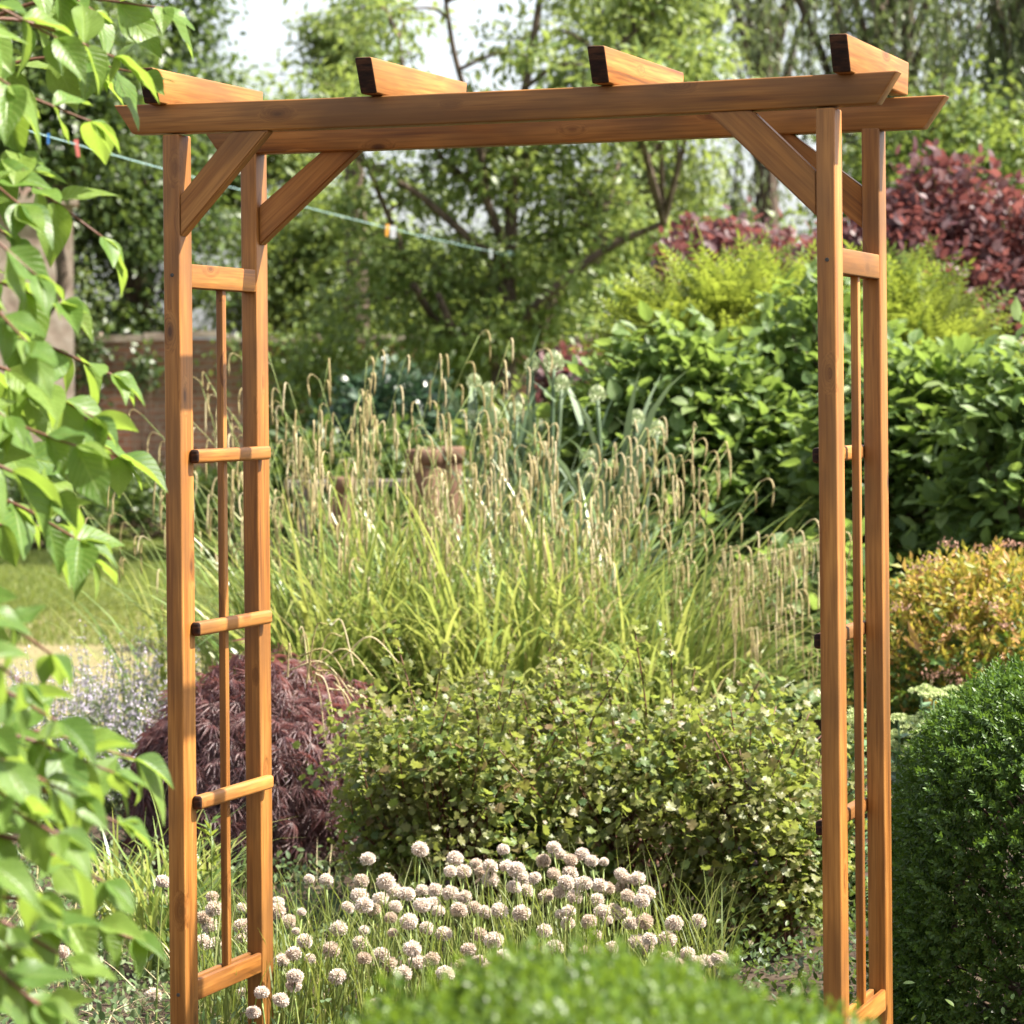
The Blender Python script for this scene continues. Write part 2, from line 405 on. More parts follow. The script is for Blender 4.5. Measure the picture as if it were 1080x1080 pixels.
def lawn_material():
    m, nt, out = new_mat('lawn_turf'); L = nt.links.new
    tc = N(nt, 'ShaderNodeTexCoord')
    n1 = noise(nt, 1.1, 4, tc.outputs['Object']); n2 = noise(nt, 35, 3, tc.outputs['Object'])
    sp = N(nt, 'ShaderNodeSeparateXYZ'); L(tc.outputs['Object'], sp.inputs[0])
    c = ramp(nt, [(.3, (.07, .12, .03)), (.5, (.11, .16, .04)), (.7, (.19, .2, .07))], n2.outputs[0]).outputs[0]
    # worn, sun-dried strip along the front edge of the lawn
    w = N(nt, 'ShaderNodeMapRange'); L(sp.outputs[1], w.inputs[0]); w.inputs[1].default_value = 22.5; w.inputs[2].default_value = 19.8
    md = N(nt, 'ShaderNodeMath', operation='MULTIPLY_ADD'); L(n1.outputs[0], md.inputs[0]); md.inputs[1].default_value = 1.4; md.inputs[2].default_value = -.7
    sm = N(nt, 'ShaderNodeMath', operation='ADD'); sm.use_clamp = True; L(w.outputs[0], sm.inputs[0]); L(md.outputs[0], sm.inputs[1])
    dry = ramp(nt, [(.3, (.15, .13, .06)), (.7, (.225, .19, .10))], n2.outputs[0]).outputs[0]
    c = mixc(nt, sm.outputs[0], c, dry)
    p = N(nt, 'ShaderNodeBsdfPrincipled'); L(c, p.inputs['Base Color']); p.inputs['Roughness'].default_value = .9; p.inputs['Specular IOR Level'].default_value = .15
    b = N(nt, 'ShaderNodeBump'); b.inputs['Distance'].default_value = .03; L(n2.outputs[0], b.inputs['Height']); L(b.outputs[0], p.inputs['Normal'])
    L(p.outputs[0], out.inputs[0])
    return m
M['lawn'] = lawn_material()

# ------------------------------------------------------------------ camera, world, sun
cam = bpy.data.cameras.new('camera'); co = bpy.data.objects.new('camera', cam); COL.objects.link(co)
co.location = (0, 0, CZ); co.rotation_euler = (math.radians(90), -ROLL, 0)
cam.sensor_width = 36; cam.lens = F / 1080 * 36; cam.shift_y = -(540 - CY0) / 1080
cam.clip_start = .05; cam.clip_end = 3000
cam.dof.use_dof = True; cam.dof.focus_distance = 6.1; cam.dof.aperture_fstop = 8.0; cam.dof.aperture_blades = 7
SC.camera = co

SUN = np.array([.596, -.041, .802]); SUN /= np.linalg.norm(SUN)
el = math.asin(SUN[2]); az = math.atan2(SUN[0], SUN[1])
w = bpy.data.worlds.new('World'); SC.world = w; w.use_nodes = True
nt = w.node_tree; nt.nodes.clear()
sky = N(nt, 'ShaderNodeTexSky'); sky.sky_type = 'NISHITA'; sky.sun_disc = False
sky.sun_elevation = el; sky.sun_rotation = az; sky.air_density = .9; sky.dust_density = 3.0; sky.ozone_density = 1.0
bg = N(nt, 'ShaderNodeBackground'); bg.inputs[1].default_value = .078
wo = N(nt, 'ShaderNodeOutputWorld'); hs = N(nt, 'ShaderNodeHueSaturation'); hs.inputs['Saturation'].default_value = .38; hs.inputs['Value'].default_value = 1.25   # thin high haze whitens the sky
nt.links.new(sky.outputs[0], hs.inputs['Color']); nt.links.new(hs.outputs[0], bg.inputs[0]); nt.links.new(bg.outputs[0], wo.inputs[0])
sl = bpy.data.lights.new('sun', 'SUN'); sl.energy = 5.0; sl.angle = math.radians(.53); sl.color = (1, .93, .82)
so = bpy.data.objects.new('sun', sl); COL.objects.link(so); so.location = (20, 0, 30)
so.rotation_euler = Vector(SUN).to_track_quat('Z', 'Y').to_euler()
SC.view_settings.view_transform = 'Standard'; SC.view_settings.look = 'None'
SC.view_settings.exposure = 1.88; SC.view_settings.gamma = 1
SC.render.engine = 'CYCLES'
cy = SC.cycles
cy.max_bounces = 7; cy.diffuse_bounces = 3; cy.glossy_bounces = 2; cy.transmission_bounces = 5; cy.transparent_max_bounces = 4
cy.caustics_reflective = False; cy.caustics_refractive = False; cy.sample_clamp_indirect = 6
cy.use_denoising = True

# ------------------------------------------------------------------ the arch
arch = empty('garden_arch', (-.7075, 6.195, 0), -math.radians(19.677),
             'freestanding brown-stained timber garden arch with four overhanging rafters and ladder-like slatted sides', 'garden arch')

def board(name, L0, L1, w, h, loc, rot, bot0=0.0, bot1=0.0, bow=0.0, bev=.0035, label=None, endmat=False):
    """timber along local X from L0 to L1 (top edge), width w in Y, height h in Z; bot0/bot1: how much the bottom edge is cut back at each end"""
    bm = bmesh.new()
    segs = 8 if bow else 1
    rings = []
    for k in range(segs + 1):
        t = k / segs
        xt = L0 + (L1 - L0) * t; xb = (L0 + bot0) + ((L1 - bot1) - (L0 + bot0)) * t
        zo = -bow * (1 - (2 * t - 1) ** 2)
        rings.append([bm.verts.new(p) for p in ((xb, 0, zo), (xb, w, zo), (xt, w, h + zo), (xt, 0, h + zo))])
    for a, b in zip(rings, rings[1:]):
        for i in range(4):
            bm.faces.new((a[i], a[(i + 1) % 4], b[(i + 1) % 4], b[i]))
    bm.faces.new(rings[0]); bm.faces.new(rings[-1][::-1])
    bmesh.ops.recalc_face_normals(bm, faces=bm.faces)
    sharp = [e for e in bm.edges if len(e.link_faces) == 2 and e.calc_face_angle(0) > .5]
    bmesh.ops.bevel(bm, geom=sharp, offset=bev, segments=3, profile=.5, affect='EDGES', clamp_overlap=True)
    bmesh.ops.recalc_face_normals(bm, faces=bm.faces)
    for f in bm.faces:
        f.smooth = True
        if endmat and abs(f.normal.x) > .4: f.material_index = 1
    me = bpy.data.meshes.new(name); bm.to_mesh(me); bm.free()
    try: me.set_sharp_from_angle(angle=math.radians(40))
    except Exception: pass
    o = link(name, me, [WOOD, ENDGRAIN], arch)
    o.location = loc; o.rotation_euler = rot
    if label: o['label'] = label
    return o

PW, PD, WD, DD = .037, .060, 1.40, .376
UP = (0, -math.pi / 2, 0)     # local X -> world Z (local Z -> -X)
ALONG_Y = (0, 0, math.pi / 2) # local X -> +Y, local Y -> -X
for X in (0, WD - PW):
    for Y in (0, DD):
        zt = 1.978 if Y == 0 else 1.970
        board('post', 0, zt, PD, PW, (X + PW, Y, 0), UP, bev=.004)
board('beam', -.111, 1.52, .046, .0605, (0, .002, 1.982), (0, 0, 0), .042, .040, bow=.005)
board('beam', -.095, 1.534, .046, .064, (0, DD + .002, 1.966), (0, 0, 0), .046, .046, bow=.002)
for X in (-.024, .4505, .931, 1.4047):
    board('rafter', -.062, .478, .035, .069, (X + .035, 0, 2.0395), ALONG_Y, .03, .012, endmat=True)
# end braces: cut flat against post and beam
def brace(x0, x1, z0a, z0b, za, Y, th, flip):
    pts = [(0, z0a), (0, z0b), (x1, za), (x0, za)]     # post low, post high, beam near, beam far (x from post face)
    bm = bmesh.new()
    c = Vector(((x0 + x1) / 4, 0, (z0a + za) / 2)); ax = Vector((x0, 0, za - z0a)).normalized(); az_ = Vector((-ax.z, 0, ax.x))
    def lc(p, y):
        d = Vector((p[0], 0, p[1])) - c
        return (d.dot(ax), y, d.dot(az_))
    f0 = [bm.verts.new(lc(p, 0)) for p in pts]; f1 = [bm.verts.new(lc(p, th)) for p in pts]
    bm.faces.new(f0[::-1]); bm.faces.new(f1)
    for i in range(4): bm.faces.new((f0[i], f0[(i + 1) % 4], f1[(i + 1) % 4], f1[i]))
    bmesh.ops.recalc_face_normals(bm, faces=bm.faces)
    bmesh.ops.bevel(bm, geom=list(bm.edges), offset=.003, segments=2, affect='EDGES', clamp_overlap=True)
    me = bpy.data.meshes.new('brace'); bm.to_mesh(me); bm.free()
    for p in me.polygons: p.use_smooth = True
    try: me.set_sharp_from_angle(angle=math.radians(40))
    except Exception: pass
    o = link('brace', me, [WOOD], arch)
    b = Matrix((( ax.x, 0, az_.x), (0, 1, 0), (ax.z, 0, az_.z)))   # columns ax, y, az
    R = b.to_4x4()
    if not flip:
        o.matrix_local = Matrix.Translation((PW, Y, 0)) @ Matrix.Translation((c.x, 0, c.z)) @ R
    else:
        # mirrored: turn about Z by 180 degrees
        o.matrix_local = Matrix.Translation((WD - PW, Y + th, 0)) @ Matrix.Rotation(math.pi, 4, 'Z') @ Matrix.Translation((c.x, 0, c.z)) @ R
    return o
brace(.199, .116, 1.769, 1.853, 1.9785, .003, .030, False)
brace(.212, .124, 1.774, 1.858, 1.9785, .003, .030, True)
brace(.236, .150, 1.768, 1.853, 1.968, DD + .014, .030, False)
brace(.236, .150, 1.768, 1.853, 1.968, DD + .014, .030, True)
for X in (0, WD - PW):
    for z0, z1 in ((1.6675, 1.7164), (.207, .250)):
        for xo in (.0015, PW - .0125):
            board('rail', PD, DD, .011, z1 - z0, (X + xo + .011, 0, z0), ALONG_Y, bev=.003)
    board('baluster', .208, 1.700, .018, .016, (X + .0105 + .016, .226, 0), UP, bev=.0025)
    for z in (1.3226, .970, .6155):
        xo = PW + .022 if X == 0 else 0.0
        board('rung', .036, .398, .022, .029, (X + xo, 0, z - .0145), ALONG_Y, bev=.0065, endmat=True)

# dark screw heads where the rails are fixed through the posts
for po in [o for o in arch.children if o.name.split('.')[0] == 'post']:
    front = po.location.y < .1
    for z in (1.692, .229):
        bm = bmesh.new(); bmesh.ops.create_cone(bm, cap_ends=True, segments=12, radius1=.0042, radius2=.0034, depth=.002)
        me = bpy.data.meshes.new('screw'); bm.to_mesh(me); bm.free()
        sc_ = link('screw', me, M['screw'], po)
        # post mesh: local X up, local Y depth, local Z towards -X of the arch
        sc_.location = (z, -.0006 if front else PD + .0006, .017); sc_.rotation_euler = (math.pi / 2, 0, 0)

# ------------------------------------------------------------------ ground
def sheet(name, poly, z, mat, kind='structure'):
    V = np.array([(x, y, z) for x, y in poly]); 
    o = link(name, raw_mesh(name, V, [np.array([list(range(len(poly)))])], smooth=False), mat)
    return tag(o, kind=kind)
tag(sheet('ground', [(-900, -300), (900, -300), (900, 1500), (-900, 1500)], 0, M['soil']), 'dark bare soil under the planting', 'ground')
tag(sheet('lawn', [(-28, 12.4), (28, 12.4), (28, 33.2), (-28, 33.2)], .004, M['lawn']), 'sunlit mown lawn with a dried strip along its near edge', 'lawn')

def blades(base, az, L, lean, curl, width, segs=5, twist=0.3, seed=0):
    r = np.random.default_rng(seed); n = len(base)
    h = np.stack([np.cos(az), np.sin(az), np.zeros(n)], -1)
    saz = az + np.pi / 2 + r.normal(0, twist, n)
    side = np.stack([np.cos(saz), np.sin(saz), np.zeros(n)], -1)
    p = base.copy(); V = np.zeros((n, segs + 1, 2, 3))
    for k in range(segs + 1):
        t = k / segs
        wd = width * (1 - t ** 2.2 * .96) * (.6 + .4 * min(1, t * 4))
        V[:, k, 0] = p - side * wd[:, None] / 2; V[:, k, 1] = p + side * wd[:, None] / 2
        th = lean + curl * t ** 1.5
        p = p + (L / segs)[:, None] * (np.sin(th)[:, None] * h + np.cos(th)[:, None] * np.array([0, 0, 1.]))
        p[:, 2] = np.maximum(p[:, 2], .01)
    off = (np.arange(n) * (segs + 1) * 2)[:, None, None]
    q = np.array([[2 * k, 2 * k + 1, 2 * k + 3, 2 * k + 2] for k in range(segs)])
    uv = np.tile(np.array([(u, k / segs) for k in range(segs + 1) for u in (0, 1)]), (n, 1))
    return V.reshape(-1, 3), [(q[None] + off).reshape(-1, 4)], uv

def mesh_of(name, geo, mat, parent=None, smooth=True):
    return link(name, raw_mesh(name, *geo, smooth=smooth), mat, parent)

# lawn grass
r = np.random.default_rng(11); n = 60000
d = np.where(r.random(n) < .16, r.uniform(17.7, 21.5, n), 20.6 + 12.4 * r.random(n) ** 1.3); px = r.uniform(-60, 300, n)
b = np.stack([(px - 540) / F * d, d, np.full(n, .003)], -1)
tag(mesh_of('lawn_grass', blades(b, r.uniform(0, 6.28, n), r.uniform(.03, .07, n), r.uniform(0, .5, n), r.uniform(.2, .8, n), r.uniform(.006, .012, n), 2, .5, 1), M['grass']),
    'short green blades of the mown lawn', 'grass', kind='stuff')

# ------------------------------------------------------------------ shrubs
def lump(seed, k=9):
    r = np.random.default_rng(seed)
    D = nrm(r.normal(size=(k, 3))); A = r.uniform(.4, 1, k); S = r.uniform(5, 14, k)
    def f(d):
        return sum(a * np.exp(s * (d @ v - 1)) for a, v, s in zip(A, D, S))
    return f

def shell(c, rad, n, seed, bump=.18, inner=.55, zmin=-.35, pw=.45):
    r = np.random.default_rng(seed)
    d = nrm(r.normal(size=(int(n * 2.2), 3)))
    d = d[d[:, 2] > zmin][:n]
    f = 1 - bump * .6 + bump * lump(seed + 1)(d) + r.normal(0, .03, len(d))
    rr = (inner + (1 - inner) * r.random(len(d)) ** pw) * f
    p = np.asarray(c) + d * rr[:, None] * np.asarray(rad)
    o = nrm(d / np.asarray(rad))
    k = p[:, 2] > .03
    return p[k], o[k]

def clumpleaves(tips, out, K, tpl, size, seed, spread=.03, up=.35, outw=.7, rnd=.6, jit=.25, normal_up=.8, nrmout=.5):
    """K leaves round each tip"""
    r = np.random.default_rng(seed)
    p = np.repeat(tips, K, 0); o = np.repeat(out, K, 0); n = len(p)
    t = nrm(o * outw + np.array([0, 0, up]) + r.normal(0, rnd, (n, 3)))
    nn = nrm(np.array([0, 0, normal_up]) + o * nrmout + r.normal(0, .35, (n, 3)))
    p = p + r.normal(0, spread, (n, 3))
    p[:, 2] = np.maximum(p[:, 2], .02)
    return inst(tpl, p, frames(t, nn), size * np.exp(np.clip(r.normal(0, jit, n), -.55, .38)))

def shrub_stems(base, tips, n, seed, r0=.007, r1=.0018, spread=.08):
    r = np.random.default_rng(seed); paths = []
    for i in r.choice(len(tips), min(n, len(tips)), replace=False):
        b = np.array(base) + np.array([r.normal(0, spread), r.normal(0, spread), 0]); b[2] = 0
        e = tips[i]
        m1 = b * .6 + e * .4; m1[2] = b[2] + (e[2] - b[2]) * .5
        m1[:2] += r.normal(0, .02, 2)
        pts = spline([b, m1, e], 4)
        paths.append((pts, np.linspace(r0, r1, len(pts))))
    return tubes(paths, 5)

def bush(name, label, cat, base, rad, zc, ntips, K, tpl, size, mat, seed, twigmat=None, nst=40, group=None, bump=.18, inner=.55, zmin=-.35, stems_r=.007, **kw):
    base = np.array([base[0], base[1], 0.0])
    root = empty(name, base, 0, label, cat, group)
    tips, out = shell((0, 0, zc), rad, ntips, seed, bump, inner, zmin)
    mesh_of('foliage', clumpleaves(tips, out, K, tpl, size, seed + 5, **kw), mat, root)
    mesh_of('stems', shrub_stems((0, 0, 0), tips, nst, seed + 9, stems_r, stems_r * .28, rad[0] * .15), twigmat or M['twig'], root)
    return root, tips, out

T_OVAL = leaf_oval(.5); T_SIMPLE = leaf_simple(.5); T_NARROW = leaf_simple(.26); T_LOBED = leaf_lobed()
T_BROAD = leaf_grid(5, 7, .68, .4, .9, .28, .2, .08)
T_BOX = [sprig(6, .017, .55, .0065, seed=s) for s in range(3)]
T_SPIREA = [sprig(6, .042, .42, .014, opp=False, seed=s) for s in range(3)]

def sprig_bush(root, name, tips, out, tpls, mat, seed, up=.4, rnd=.45, scale=1.0):
    r = np.random.default_rng(seed); parts = []
    sel = r.integers(0, len(tpls), len(tips))
    for i, tp in enumerate(tpls):
        p, o = tips[sel == i], out[sel == i]
        t = nrm(o * .8 + np.array([0, 0, up]) + r.normal(0, rnd, p.shape))
        parts.append(inst(tp, p, frames(t, r.normal(size=p.shape)), scale * np.exp(r.normal(0, .15, len(p)))))
    return mesh_of(name, merge(parts), mat, root)

# --- clipped box dome to the right of the arch
c = at(1193, 1016, 6.62); rad = np.array([.515, .50, .635])
root = empty('box_dome', (c[0], c[1], 0), 0, 'dense dark green clipped box dome close behind the right-hand posts', 'shrub')
r = np.random.default_rng(21); n = 24000
dv = nrm(r.normal(size=(n, 3))); dv = dv[dv[:, 2] > -.42]; P_ = 2.7
sq = 1 / (np.abs(dv) ** P_).sum(-1) ** (1 / P_)          # squared-off dome
tips = np.array([0, 0, c[2]]) + dv * (sq * (.86 + .14 * r.random(len(dv)) ** .45) * (1 + .03 * lump(22)(dv)))[:, None] * rad
out = nrm(dv / rad); k_ = tips[:, 2] > .03; tips, out = tips[k_], out[k_]
sprig_bush(root, 'foliage', tips, out, T_BOX, M['box'], 23, .25, .5)
mesh_of('stems', shrub_stems((0, 0, 0), tips, 60, 24, .011, .002, .12), M['twig'], root)

# --- low box hedge in the foreground
hx0, hx1, hd = -.155, .315, 2.40
root = empty('box_hedge', ((hx0 + hx1) / 2, hd, 0), 0, 'fresh green low box hedge in front, out of focus across the bottom edge', 'hedge')
r = np.random.default_rng(31); n = 10000
hx = r.uniform(-.31, .27, n); hy = r.uniform(-.16, .24, n)
top = .915 + .018 * np.exp(-((hx + .06) / .05) ** 2) + .010 * np.exp(-((hx - .02) / .05) ** 2) - .75 * np.maximum(hx - .04, 0) ** 1.5 - .75 * np.maximum(-hx - .09, 0) ** 1.35
top = top - 1.2 * np.maximum(-hy - .05, 0) ** 1.5 + r.normal(0, .008, n)
hz = top - np.abs(r.exponential(.035, n))
low = r.random(n) < .35
hz = np.where(low, r.uniform(.1, .9, n) * top, hz)
fr = low & (r.random(n) < .8)
hy = np.where(fr, -.17 + r.normal(0, .02, n), hy)
tips = np.stack([hx, hy, hz], -1); out = nrm(np.stack([hx * .8, np.where(fr, -1., hy * .6), np.where(fr, .2, 1.)], -1))
sprig_bush(root, 'foliage', tips, out, T_BOX, M['box_fresh'], 33, .7, .36, .85)
mesh_of('stems', shrub_stems((0, 0, 0), tips, 70, 34, .008, .002, .12), M['twig'], root)

# --- gooseberry / currant bushes in the middle
def currant(px, d, rad, zc, seed, label, n=1500):
    b = at(px, 900, d)
    root, tips, out = bush('currant_bush', label, 'shrub', b[:2], rad, zc, int(n * .8), 6, T_LOBED, .0215, M['currant'], seed, M['twig_red'], 130, 'currant bushes behind the alliums',
                           bump=.75, inner=.4, spread=.034, up=.3, rnd=.9, jit=.3, stems_r=.005, normal_up=.6)
    r = np.random.default_rng(seed + 3)
    sh_p, sh_leaf, sh_t = [], [], []
    for i in range(30):       # long shoots standing out of the bush
        o = out[r.integers(len(out))]
        if o[2] < .1: o = o * [1, 1, -1]
        o = nrm(o + [0, 0, .2])
        s0 = np.array([0, 0, zc]) + o * np.array(rad) * .7; e = s0 + (o * .5 + [r.normal(0, .3), r.normal(0, .3), .8]) * r.uniform(.08, .2)
        pts = spline([s0 * [.6, .6, .7], s0, e], 6); sh_p.append((pts, np.linspace(.004, .0015, len(pts))))
        for q in pts[6:]:
            for _ in range(5): sh_leaf.append(q + r.normal(0, .012, 3)); sh_t.append(r.normal(0, .8, 3) + o * .4 + [0, 0, .2])
    sh_leaf, sh_t = np.array(sh_leaf), np.array(sh_t); m = len(sh_leaf)
    mesh_of('shoot_leaves', inst(T_LOBED, sh_leaf, frames(sh_t, r.normal(0, .5, (m, 3)) + [0, 0, 1]), r.uniform(.016, .030, m)), M['currant'], root)
    mesh_of('shoots', tubes(sh_p, 5), M['twig_red'], root)
    sel = tips[r.choice(len(tips), 26)]
    # ripe berries hang in ones and twos under the leaves
    bm = bmesh.new(); bmesh.ops.create_icosphere(bm, subdivisions=1, radius=.008)
    v = np.array([x.co[:] for x in bm.verts]); f = np.array([[q.index for q in p.verts] for p in bm.faces]); bm.free()
    bp = np.repeat(sel, 2, 0) + r.normal(0, .012, (len(sel) * 2, 3))
    tag(mesh_of('berries', inst((v, [f], None), bp, np.tile(np.eye(3), (len(bp), 1, 1)), r.uniform(.7, 1.2, len(bp))), M['berry'], root), kind='stuff')
    return root
currant(470, 8.25, (.4, .36, .45), .26, 41, 'yellow-green currant bush with lobed leaves, nearest the purple maple')
currant(660, 8.25, (.5, .38, .48), .24, 47, 'yellow-green currant bush with lobed leaves, middle one above the alliums', 2300)
currant(572, 8.7, (.32, .3, .42), .26, 59, 'yellow-green currant bush with lobed leaves, the one furthest back against the sedge', 1000)
currant(812, 7.9, (.24, .28, .34), .18, 53, 'yellow-green currant bush with lobed leaves, next to the right-hand posts', 900)

# --- weeping purple maple
b = at(264, 900, 9.3)
root = empty('japanese_maple', (b[0], b[1], 0), 0, 'low weeping purple-red maple mound with thread-like leaves behind the left side of the arch', 'shrub')
r = np.random.default_rng(61)
tips, out = shell((0, 0, .2), (.41, .38, .45), 3000, 62, .2, .7, -.3)
fil = inst(leaf_simple(.075, .1, .35), np.zeros((7, 3)), frames(np.array([(math.sin(a), math.cos(a), -.1) for a in np.linspace(-1.15, 1.15, 7)]), np.tile([0, 0, 1.], (7, 1))), np.array([.6, .8, .95, 1, .95, .8, .6]))
n = len(tips)
t = nrm(out * .75 + np.array([0, 0, -.75]) + r.normal(0, .3, (n, 3))); nn = nrm(out + r.normal(0, .3, (n, 3)))
mesh_of('foliage', inst(fil, tips, frames(t, nn), r.uniform(.05, .085, n)), M['maple'], root)
mesh_of('stems', shrub_stems((0, 0, 0), tips, 60, 63, .014, .002, .04), M['bark'], root)
# dead sedge stems that have dropped across the maple
r = np.random.default_rng(65); paths = []
cc = at(330, 712, 8.95)
for i in range(16):
    a = r.uniform(-1.2, 1.9); L = r.uniform(.12, .28)
    p0 = cc + np.array([r.normal(0, .05), r.normal(0, .02), r.normal(0, .03)])
    p1 = p0 + np.array([math.cos(a) * L * .5, -.03, math.sin(a) * L * .5 + .03]); p2 = p0 + np.array([math.cos(a) * L, -.04, math.sin(a) * L - .09])
    paths.append((spline([p0, p1, p2], 5), np.linspace(.0028, .0016, 11)))
tag(mesh_of('dry_stems', tubes(paths, 4), M['straw']), 'tangle of bleached dry sedge stems lying over the purple maple', 'dry grass')

# --- pendulous sedge
def sedge(px, d, nb, ns, hmax, seed, label, leanx=0.0, spread=.22, blade=(.75, 1.35), comb=0):
    b0 = at(px, 850, d); root = empty('sedge_clump', (b0[0], b0[1], 0), 0, label, 'ornamental grass', 'pendulous sedge clumps')
    r = np.random.default_rng(seed)
    base = np.stack([r.normal(0, spread * .6, nb), r.normal(0, spread * .6, nb), np.zeros(nb)], -1)
    az = np.arctan2(base[:, 1], base[:, 0]) + r.normal(0, .7, nb)
    az = np.where(r.random(nb) < abs(leanx), 0 if leanx > 0 else np.pi, az) + r.normal(0, .15, nb)
    L = r.uniform(*blade, nb)
    mesh_of('leaf_blades', blades(base, az, L, np.abs(r.normal(.12, .17, nb)), r.uniform(.3, 2.7, nb), r.uniform(.010, .027, nb), 8, .6, seed), M['sedge'], root)
    paths, spikes = [], []
    for i in range(ns):
        bp = np.array([r.normal(0, spread * .6), r.normal(0, spread * .6), 0])
        a = r.uniform(0, 6.28) if r.random() > abs(leanx) * 1.3 else r.normal(0 if leanx > 0 else math.pi, .35)
        L = hmax * r.uniform(.72, 1.06); th = abs(r.normal(.10, .08)); cu = r.uniform(.15, .55) + (1.0 * abs(leanx) * r.random())
        hdir = np.array([math.cos(a), math.sin(a), 0]); p = bp.copy(); pts = [p.copy()]
        for k in range(12):
            t = (k + 1) / 12; ang = th + cu * t ** 2.2
            p = p + L / 12 * (math.sin(ang) * hdir + math.cos(ang) * np.array([0, 0, 1])); pts.append(p.copy())
        pts = np.array(pts); paths.append((pts, np.linspace(.0026, .0012, 13)))
        nsp = r.integers(4, 8)
        for k in range(nsp):
            t = 1 - k * r.uniform(.045, .075); q = t * 12; i0 = min(int(q), 11); s0 = pts[i0] + (pts[i0 + 1] - pts[i0]) * (q - i0)
            ln = r.uniform(.07, .15); o = hdir * r.uniform(.008, .03) + r.normal(0, .007, 3); o[2] = r.uniform(.004, .02)
            sp = spline([s0, s0 + o, s0 + o * 1.5 + np.array([0, 0, -ln * .35]), s0 + o * 1.45 + r.normal(0, .004, 3) + np.array([0, 0, -ln])], 3)
            rr = np.interp(np.linspace(0, 1, len(sp)), [0, .3, .45, .9, 1], [.001, .0012, .0035, .0034, .0012])
            spikes.append((sp, rr))
    for i in range(comb):     # long stems arching over to the right, spikes hanging off them like a comb
        bp = np.array([r.normal(0, .1), r.normal(0, .1), 0]); e = np.array([r.uniform(.2, .66), r.normal(-.05, .2), r.uniform(.45, .98)])
        m1 = np.array([e[0] * .3, e[1] * .4, e[2] * r.uniform(.72, .82)])
        pts = spline([bp, m1, (m1 + e) / 2 + [0, 0, .05], e], 6); paths.append((pts, np.linspace(.0026, .0012, len(pts))))
        for k in range(r.integers(8, 14)):
            q = r.uniform(.45, 1.0) * (len(pts) - 1); i0 = min(int(q), len(pts) - 2); s0 = pts[i0] + (pts[i0 + 1] - pts[i0]) * (q - i0)
            ln = r.uniform(.08, .19); o = np.array([r.uniform(.004, .02), r.normal(0, .006), .008])
            sp = spline([s0, s0 + o, s0 + o * 1.3 + [0, 0, -ln * .4], s0 + o * 1.3 + np.array([r.normal(0, .006), 0, -ln])], 3)
            spikes.append((sp, np.interp(np.linspace(0, 1, len(sp)), [0, .3, .45, .9, 1], [.001, .001, .0022, .0021, .001])))
    nd = nb // 8             # dead, bleached blades
    mesh_of('dead_blades', blades(base[:nd] * 1.1, r.uniform(0, 6.28, nd), r.uniform(*blade, nd) * .9, np.abs(r.normal(.2, .2, nd)), r.uniform(.8, 2.8, nd), r.uniform(.005, .012, nd), 8, .6, seed + 3), M['straw'], root)
    mesh_of('flower_stems', tubes(paths, 4), M['stem'], root)
    tag(mesh_of('seed_spikes', tubes(spikes, 5), M['straw'], root), kind='stuff')
    return root
sedge(345, 10.9, 400, 30, 1.58, 71, 'pale seeding sedge clump seen just right of the left-hand posts', -.1)
sedge(415, 11.2, 440, 34, 1.62, 72, 'tallest pale sedge clump with upright seed stems, in front of the terracotta pots', .05)
sedge(520, 10.8, 450, 30, 1.36, 73, 'broad yellow-green sedge clump in the middle of the bed', .1, .28)
sedge(620, 11.0, 380, 44, 1.3, 74, 'sedge clump in front of the artichokes, thick with hanging seed spikes', .2, .24)
sedge(715, 10.6, 260, 10, 1.1, 75, 'sedge clump arching to the right towards the right-hand posts', .5, .2, (.6, 1.1), 15)
sedge(205, 11.4, 60, 16, 1.36, 76, 'thin sedge clump seen behind the left-hand posts', -.3, .18, (.6, 1.1))

# --- globe artichokes
def artichoke(px, d, buds, seed, label):
    b0 = at(px, 700, d); root = empty('artichoke_plant', (b0[0], b0[1], 0), 0, label, 'artichoke', 'globe artichokes')
    r = np.random.default_rng(seed); o = np.array([b0[0], b0[1], 0])
    n = 46; az = r.uniform(0, 6.28, n)
    base = np.stack([np.cos(az) * .06, np.sin(az) * .06, r.uniform(.0, .9, n)], -1)
    parts = [blades(base, az, r.uniform(.5, .9, n), r.uniform(.15, .6, n), r.uniform(.6, 1.7, n), r.uniform(.022, .05, n), 6, .8, seed)]
    paths = []
    bract = leaf_simple(.6, .5, -.2)
    nb = 70; gi = np.arange(nb) + .5
    for px_, py_, s in buds:
        p = at(px_, py_, d) - o; R = .031 * s
        paths.append((spline([(r.normal(0, .05), r.normal(0, .05), 0), p * np.array([.5, .5, .5]) + [0, 0, .1], p - [0, 0, R * .8]], 6), np.linspace(.014, .009, 13)))
        z = 1 - 2 * gi / nb; th = gi * 2.39996
        dd = np.stack([np.sqrt(1 - z * z) * np.cos(th), np.sqrt(1 - z * z) * np.sin(th), z], -1)
        pos = p + dd * R * np.array([.82, .82, .8]) - np.array([0, 0, R * .25])
        t = nrm(np.array([0, 0, 1.]) - dd * (dd @ np.array([0, 0, 1.]))[:, None] * .75 + dd * .25)
        bu = mesh_of('flower_bud', inst(bract, pos, frames(t, dd), np.full(nb, R * .72)), M['bud'], root)
        # small leaves below each bud
        k = 3; a2 = r.uniform(0, 6.28, k)
        parts.append(blades(np.repeat((p - [0, 0, .16])[None], k, 0) + r.normal(0, .03, (k, 3)), a2, r.uniform(.16, .3, k), r.uniform(.3, .8, k), r.uniform(.4, 1, k), r.uniform(.02, .035, k), 4, .3, seed + 1))
    mesh_of('leaves', merge(parts), M['artichoke'], root)
    mesh_of('stems', tubes(paths, 6), M['artichoke'], root)
    return root
